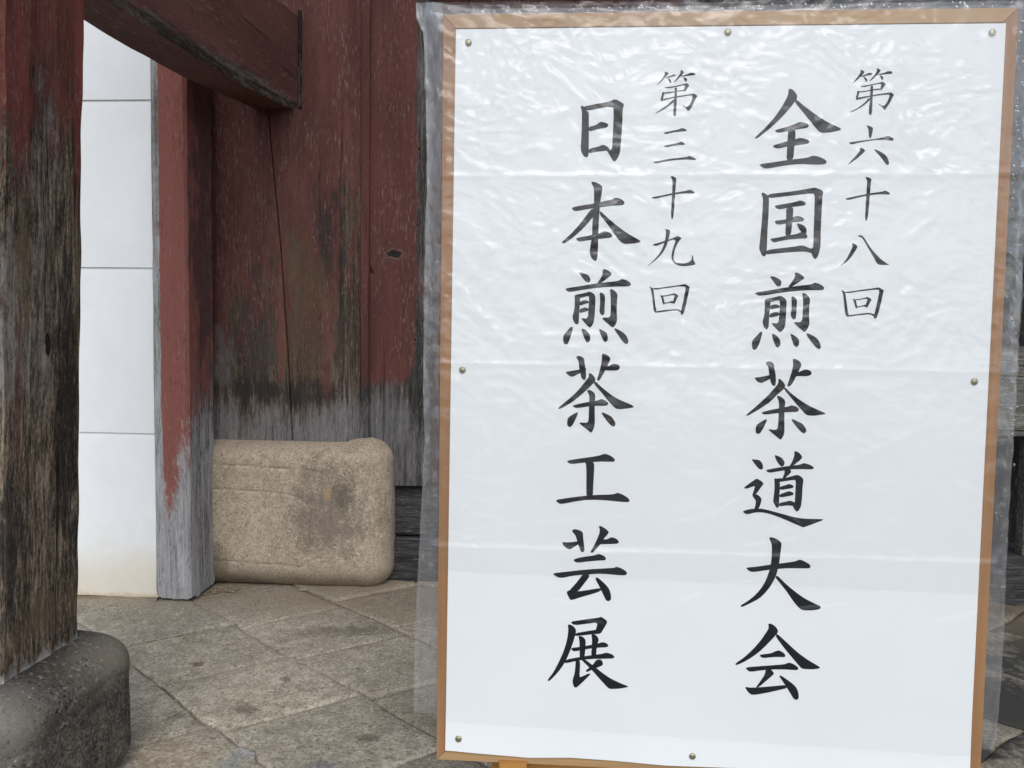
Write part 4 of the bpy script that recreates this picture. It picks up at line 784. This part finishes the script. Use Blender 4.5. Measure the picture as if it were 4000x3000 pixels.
# polythene cover: a long bag pulled over the board, folded in storage, its inner flap ending higher up
LEFT = [(-30, -47), (0, -46), (25, -34), (140, -29), (264, -26), (389, -29), (602, -30), (688, -27), (818, -32), (950, -38), (1061, -42), (1164, -42), (1200, -40)]
RIGHT = [(-30, 940), (263, 934), (503, 931), (667, 931), (832, 929), (980, 931), (1086, 930), (1172, 929), (1200, 921)]
FOLDS = [(262, 257), (566, 567), (872, 873)]
def crumple(u, v, s, a):
    c1, s1 = math.cos(.5), math.sin(.5); x, z = u*c1+v*s1, v*c1-u*s1
    wx, wz = nz(u/110, v/110, s)*1.3, nz(u/110+5, v/110, s)*1.3
    r = abs(nz(x/75+wx, z/38+wz, s)); r2 = abs(nz(u/34+wx*2, v/22+wz*2, s+4)); r3 = abs(nz(u/13+wx*3, v/8+wz*3, s+8))
    patch = .35+1.3*max(0, nz(u/170+s, v/130, 2)+.35)
    return a*(-5.5*r-4.2*r2*patch-2.2*r3*patch+1.0*nz(u/150, v/210, s))
def creases(n, seed, vmax):
    """long pulled creases of the film: start, end, height, half width (millimetres)"""
    rnd = random.Random(seed); out = []
    for _ in range(n):
        u, v = rnd.uniform(-20, 920), vmax*rnd.random()**1.5
        a = rnd.choice((rnd.gauss(.1, .3), rnd.gauss(-.55, .25), rnd.gauss(.9, .3), rnd.gauss(1.4, .2))); l = rnd.uniform(25, 130)*(1.6 if rnd.random() < .15 else 1)
        out.append((u, v, u+l*math.cos(a), v+l*math.sin(a), rnd.uniform(.5, 1.5)*rnd.choice((1, 1, -1)), rnd.uniform(2.2, 4.5)))
    return out
def film(name, v0f, v1f, y_in, y_edge, seed, amp, mat, nu=190, nv=240, back=False, ncr=0):
    vs_, fs = [], []; UV = np.zeros((nv+1, nu+1, 3))
    for j in range(nv+1):
        for i in range(nu+1):
            a = i/nu; vt = v0f(a*900); vb = v1f(a*900)
            v = vt+(vb-vt)*j/nv
            l, r = lerp(v, LEFT), lerp(v, RIGHT)
            wob = 1.6*nz(v/45, seed, 1)+.7*nz(v/14, seed, 7)
            u = l+wob+(r-l)*a
            e = min(1, max(0, (min(u-l, r-u))/(30+16*nz(v/55, seed, 4)+8*nz(v/17, seed, 9)))); e = e*e*(3-2*e)
            y = y_edge+(y_in-y_edge)*e
            up = 1. if v < 520 else max(.36, 1-(v-520)/260)
            mid = 1. if e >= 1 else 1.9
            y -= crumple(u, v, seed, amp*up*mid)*(1 if not back else -1)
            for fl, fr in FOLDS:
                d = abs(v-(fl+(fr-fl)*a)-1.2*nz(u/80, fl, 2)); y -= (3.4 if not back else 0)*math.exp(-(d/4.2)**1.2)*(.75+.5*nz(u/60, fl, seed))
            UV[j, i] = (u, v, y)
    for u0, v0, u1, v1, h, wd in creases(ncr, seed, 1000):
        dx, dz = u1-u0, v1-v0; L2 = dx*dx+dz*dz
        m = (UV[..., 0] > min(u0, u1)-12) & (UV[..., 0] < max(u0, u1)+12) & (UV[..., 1] > min(v0, v1)-12) & (UV[..., 1] < max(v0, v1)+12)
        U, V = UV[..., 0][m], UV[..., 1][m]; tt = np.clip(((U-u0)*dx+(V-v0)*dz)/L2, 0, 1)
        d = np.hypot(U-u0-dx*tt, V-v0-dz*tt); prof = np.sin(np.pi*np.clip(tt, .02, .98))**.6
        UV[..., 2][m] -= h*prof*np.exp(-(d/wd))*2.0
    vs_ = [B(*p) for p in UV.reshape(-1, 3).tolist()]
    for j in range(nv):
        for i in range(nu): p = j*(nu+1)+i; fs.append((p, p+nu+1, p+nu+2, p+1))
    return pydata(name, vs_, fs, mat, cover, 180)
cover = thing('plastic_cover', 'crinkled clear plastic bag pulled over the sign board', 'plastic bag')
topv = lambda u: lerp(u, [(-60, -26), (0, -22), (40, -13), (300, -12), (900, -15)])
botv = lambda u: 1170+u*.0245+1.2*nz(u/60, 3, 3)
film('front_sheet', topv, botv, -16, 8, 2.1, 1., M['film'], 280, 420, ncr=330)
film('inner_flap', lambda u: topv(u)+1, lambda u: 914+u*.012+1.5*nz(u/70, 5, 1), -9.5, 10, 7.7, .7, M['film'], 220, 260, ncr=120)
film('back_sheet', topv, botv, 30, 12, 5.2, 1.2, M['film_edge'], 120, 150, True)
# gathered double margins standing off the frame on both sides
def margin(u0f, u1f, v0, v1, y, seed):
    vs_, fs = [], []; nu, nv = 14, 220
    for j in range(nv+1):
        v = v0+(v1-v0)*j/nv
        for i in range(nu+1):
            a = i/nu; u = u0f(v)+(u1f(v)-u0f(v))*a
            vs_.append(B(u, v, y+3*nz(u/14, v/50, seed)+2*nz(u/7, v/18, seed+3)-2*abs(nz(u/9, v/40, seed+6))))
    for j in range(nv):
        for i in range(nu): p = j*(nu+1)+i; fs.append((p, p+nu+1, p+nu+2, p+1))
    return pydata('side_margin', vs_, fs, M['film_edge'], cover, 180)
margin(lambda v: lerp(v, LEFT)+1.5+1.2*nz(v/45, 2.1, 1), lambda v: -1.5, -22, 1168, 6, 4.4)
margin(lambda v: 901.5, lambda v: lerp(v, RIGHT)-1.5, -12, 1188, 8, 14.4)
vs_, fs = [], []
for j in range(5):
    for i in range(121):
        u = -30+i*(965/120); vs_.append(B(u, topv(u)+1+j*(-topv(u)-2.5)/4, 8+1.2*nz(u/40, j*.4, 3)))
for j in range(4):
    for i in range(120): p = j*121+i; fs.append((p, p+121, p+122, p+1))
pydata('top_margin', vs_, fs, M['film_edge'], cover, 180)
# rain drops on the film, mostly along its top and right margins
vs_, fs = [], []
def drop(u, v, y, r):
    b = len(vs_); n = 8
    for rr, h in ((1, 0), (.75, .42), (.4, .6)):
        for k in range(n): a = 2*math.pi*k/n; vs_.append(B(u+r*rr*math.cos(a), v+r*rr*math.sin(a)*1.1, y-r*h))
    vs_.append(B(u, v, y-r*.66))
    for j in range(2):
        for k in range(n): fs.append((b+j*n+k, b+j*n+(k+1) % n, b+(j+1)*n+(k+1) % n, b+(j+1)*n+k))
    for k in range(n): fs.append((b+2*n+k, b+2*n+(k+1) % n, b+3*n))
for _ in range(170): drop(random.uniform(-20, 935), random.uniform(-11, -1), 3, random.choice((.9, 1.2, 1.5, 2., 2.6)))
for _ in range(150): v = random.uniform(-8, 1000)*random.uniform(.2, 1); drop(random.uniform(903, 931), v, 2, random.choice((.9, 1.2, 1.5, 1.9, 2.4)))
for _ in range(70): v = random.uniform(0, 1160); drop(random.uniform(lerp(v, LEFT)+4, -3), v, -1, random.choice((.5, .7, .9, 1.2)))
wd = pydata('water_drops', vs_, fs, M['water'], cover, 80); wd['kind'] = 'stuff'

# easel behind the board: two legs with ledge pegs, a back leg and a crossbar
easel = thing('easel', 'orange pine easel carrying the sign board on two pegs', 'easel')
def bar(name, p, q, wx, wy, mat):
    p, q = Vector(p), Vector(q); rings = []
    for k in range(9):
        c = p.lerp(q, k/8); rings.append([(c.x+a, c.y+b, c.z) for a, b in section(-wx/2, wx/2, -wy/2, wy/2, .002, .05)])
    return loft(name, rings, mat, easel, 30)
for u in (131.5, 768.5):
    x = BX+u/1000; s = -1 if u < 450 else 1
    zt = BZ-1.2410
    timber('peg', x-.0235, x+.0235, BY-.014, BY+.060, zt-.075, zt, M['easel'], easel, ch=.003, amp=0, step=.03, lstep=.02)
    bar('leg', (x+s*.03, BY+.062, .0), (x-s*.02, BY+.062, 1.45), .045, .028, M['easel'])
timber('crossbar', BX+.14, BX+.76, BY+.048, BY+.076, .62, .66, M['easel'], easel, axis='X', ch=.003, amp=0)
bar('back_leg', (BX+.45, BY+.62, .0), (BX+.45, BY+.10, 1.40), .04, .028, M['easel'])
timber('ledge', BX+.13, BX+.77, BY+.026, BY+.044, zt-.06, zt-.012, M['easel'], easel, axis='X', ch=.003, amp=0)
